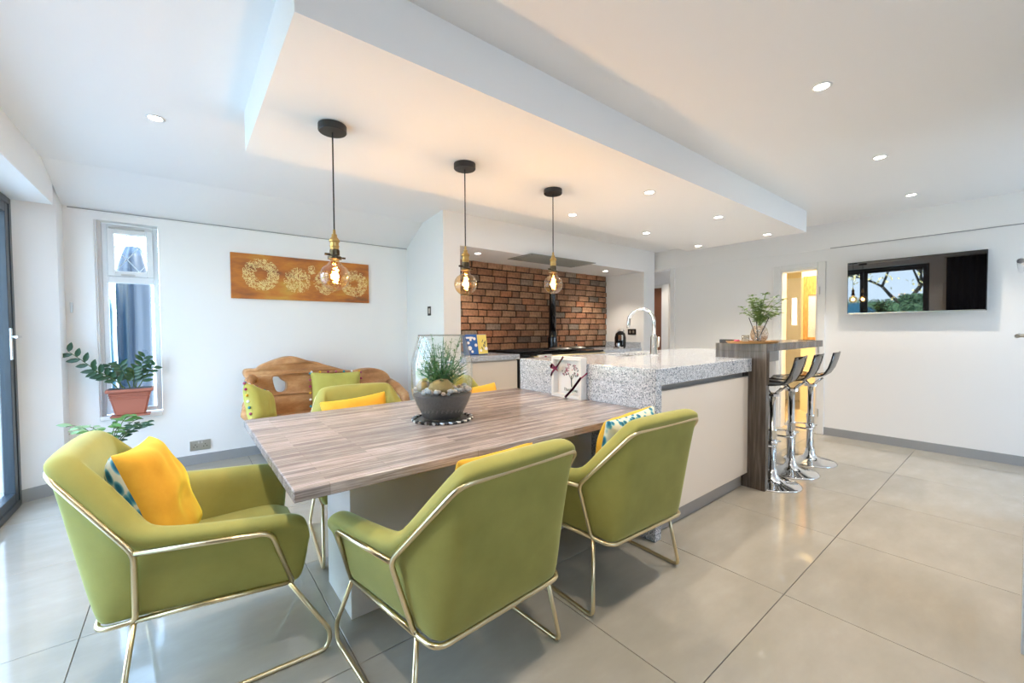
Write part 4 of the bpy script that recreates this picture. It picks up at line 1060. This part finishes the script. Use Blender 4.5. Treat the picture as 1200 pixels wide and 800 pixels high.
d4 = obj('door_4', bx(8.24, 8.30, 2.30, 2.66, 0, 2.10, bev=.003), 'white'); d4['kind'] = 'structure'
obj('glazed_slot', bx(8.235, 8.24, 2.47, 2.54, 1.30, 1.76), emis('lit_slot', (1,.93,.8), 1.2), d4)

# ================================================================== OUTSIDE
struct('patio', bx(-7, -1.04, -4, 13, -.12, -.02), 'patio')
struct('lawn', bx(-30, -7, -15, 22, -.14, -.05), 'lawn')
b = B(); box(b, -1.0, 7, 5.15, 13, -.12, -.02); struct('side_path', b, 'patio')
struct('front_path', bx(-1.0, 9, -14, -1.76, -.12, -.02), 'patio')
random.seed(31)
def hedge(x, y0, y1, h, d, label):
    t = thing('hedge', label, 'hedge', (x, y0, -.05)); ln = y1-y0
    obj('hedge_body', bx(-d/2, d/2, 0, ln, 0, h-.06, bev=.08), 'hedge', t)
    b = B()
    for k in range(3500):
        f = random.random(); y = random.uniform(0, ln)
        if f < .6: p = (d/2, y, random.uniform(0, h))
        else: p = (random.uniform(-d/2, d/2), y, h-.05)
        p = (p[0]+random.uniform(-.05,.08), y, p[2]+random.uniform(-.05,.08)); leaf(b, p, (random.uniform(-.2,1), random.uniform(-1,1), random.uniform(-.6,1)), (random.random(), random.random(), random.random()), .10, .06)
    obj('hedge_leaves', b, 'hedge', t, kind='stuff')
hedge(-8.0, .6, 2.7, 1.5, .9, 'clipped dark green hedge beyond the patio, seen in the television')
hedge(-15.5, -4, 14, 1.3, 1.2, 'long tall hedge closing the far end of the garden')
def tree(x, y, seed, label):
    random.seed(seed); t = thing('garden_tree', label, 'tree', (x, y, -.06), 0, 'bare branched trees in the garden'); b = B(); tips = []
    def grow(p, d, ln, r, lv):
        q = p + d*ln; mid = p.lerp(q, .5) + Vector((random.uniform(-1,1), random.uniform(-1,1), 0))*ln*.08
        tube(b, [p, mid, q], r, 6 if lv < 2 else 4, taper=.65); tips.append(q)
        if lv >= 5: return
        for k in range(3):
            a = random.uniform(0, 2*PI); e = Vector((math.cos(a), math.sin(a), random.uniform(-.1,.5)))
            grow(q, (d*.75+e*.75).normalized(), ln*random.uniform(.70,.92), r*.62, lv+1)
    grow(Vector((0,0,0)), Vector((random.uniform(-.1,.1), random.uniform(-.1,.1), 1)).normalized(), 1.15, .12, 0)
    obj('branches', b, 'bark', t); b = B()
    for q in tips:
        if q.z < 1.5: continue
        for k in range(7):
            leaf(b, q+Vector((random.gauss(0,.35), random.gauss(0,.35), random.gauss(0,.3))), (random.uniform(-1,1), random.uniform(-1,1), random.uniform(-1,1)), (random.random(), random.random(), random.random()), .11, .07)
    obj('foliage', b, 'treeleaf', t, kind='stuff')
tree(-9.5, 2.7, 2, 'bare branched garden tree with yellow leaves, nearest the house')
tree(-13.0, 7.6, 5, 'spreading garden tree left of the nearest one in the reflection')
tree(-12.2, -1.2, 9, 'garden tree standing behind the clipped hedge')
cr_ = thing('covered_car', 'low blue domed shape parked beyond the patio', 'cover', (-6.6, 3.7, -.02))
b = B(); bmesh.ops.create_uvsphere(b, u_segments=24, v_segments=12, radius=1)
for vv in b.verts: vv.co.x *= .6; vv.co.y *= .9; vv.co.z = max(vv.co.z, 0)*1.35
obj('cover_shell', b, 'car', cr_, smooth=True)
# wrapped bundles right outside the small window
def bundle(x, y, r, h, m_, label, seed):
    b = B(); rings = []; n_ = 28
    for j in range(22):
        z_ = h*j/21; ring = []
        for i in range(n_):
            a = 2*PI*i/n_; f = 1+.10*math.sin(a*5+seed)+.08*noise.noise(Vector((math.cos(a)*2, math.sin(a)*2, z_*2+seed)))
            f *= (1-.55*max(0, (j-17)/4)**2); ring.append(b.verts.new((r*f*math.cos(a), r*f*math.sin(a), z_)))
        rings.append(ring)
    for p, q in zip(rings, rings[1:]):
        for i in range(n_): b.faces.new((p[i], p[(i+1)%n_], q[(i+1)%n_], q[i]))
    b.faces.new(rings[0][::-1]); b.faces.new(rings[-1])
    t = thing('wrapped_bundle', label, 'bundle', (x, y, -.02)); obj('wrap', b, m_, t, smooth=True)
bundle(-.70, 5.75, .15, 1.80, 'tealwrap', 'pale teal plastic wrapped bundle outside the small window', 1)
bundle(-.37, 5.70, .13, 2.12, 'darkwrap', 'dark slate wrapped column outside the small window', 4)
fn = thing('garden_fence', 'pale slatted fence beyond the small window', 'fence', (-3.5, 8.6, -.02))
for k in range(24): obj('fence_slat', bx(.15*k, .15*k+.13, 0, .02, 0, 1.35, bev=.002), 'plinth', fn)
hd = thing('garden_shrub', 'yellow green shrub above the fence outside the small window', 'shrub', (-.1, 9.8, -.02))
obj('shrub_trunk', tube(B(), [(0,0,0),(0,0,1.6)], .08, 8), 'bark', hd)
b = B(); random.seed(77)
for k in range(1600): leaf(b, (random.gauss(0,.7), random.gauss(0,.4), 1.9+random.gauss(0,.55)), (random.uniform(-1,1), random.uniform(-1,1), random.uniform(-1,1)), (random.random(), random.random(), random.random()), .12, .08)
obj('shrub_leaves', b, 'treeleaf', hd, kind='stuff')
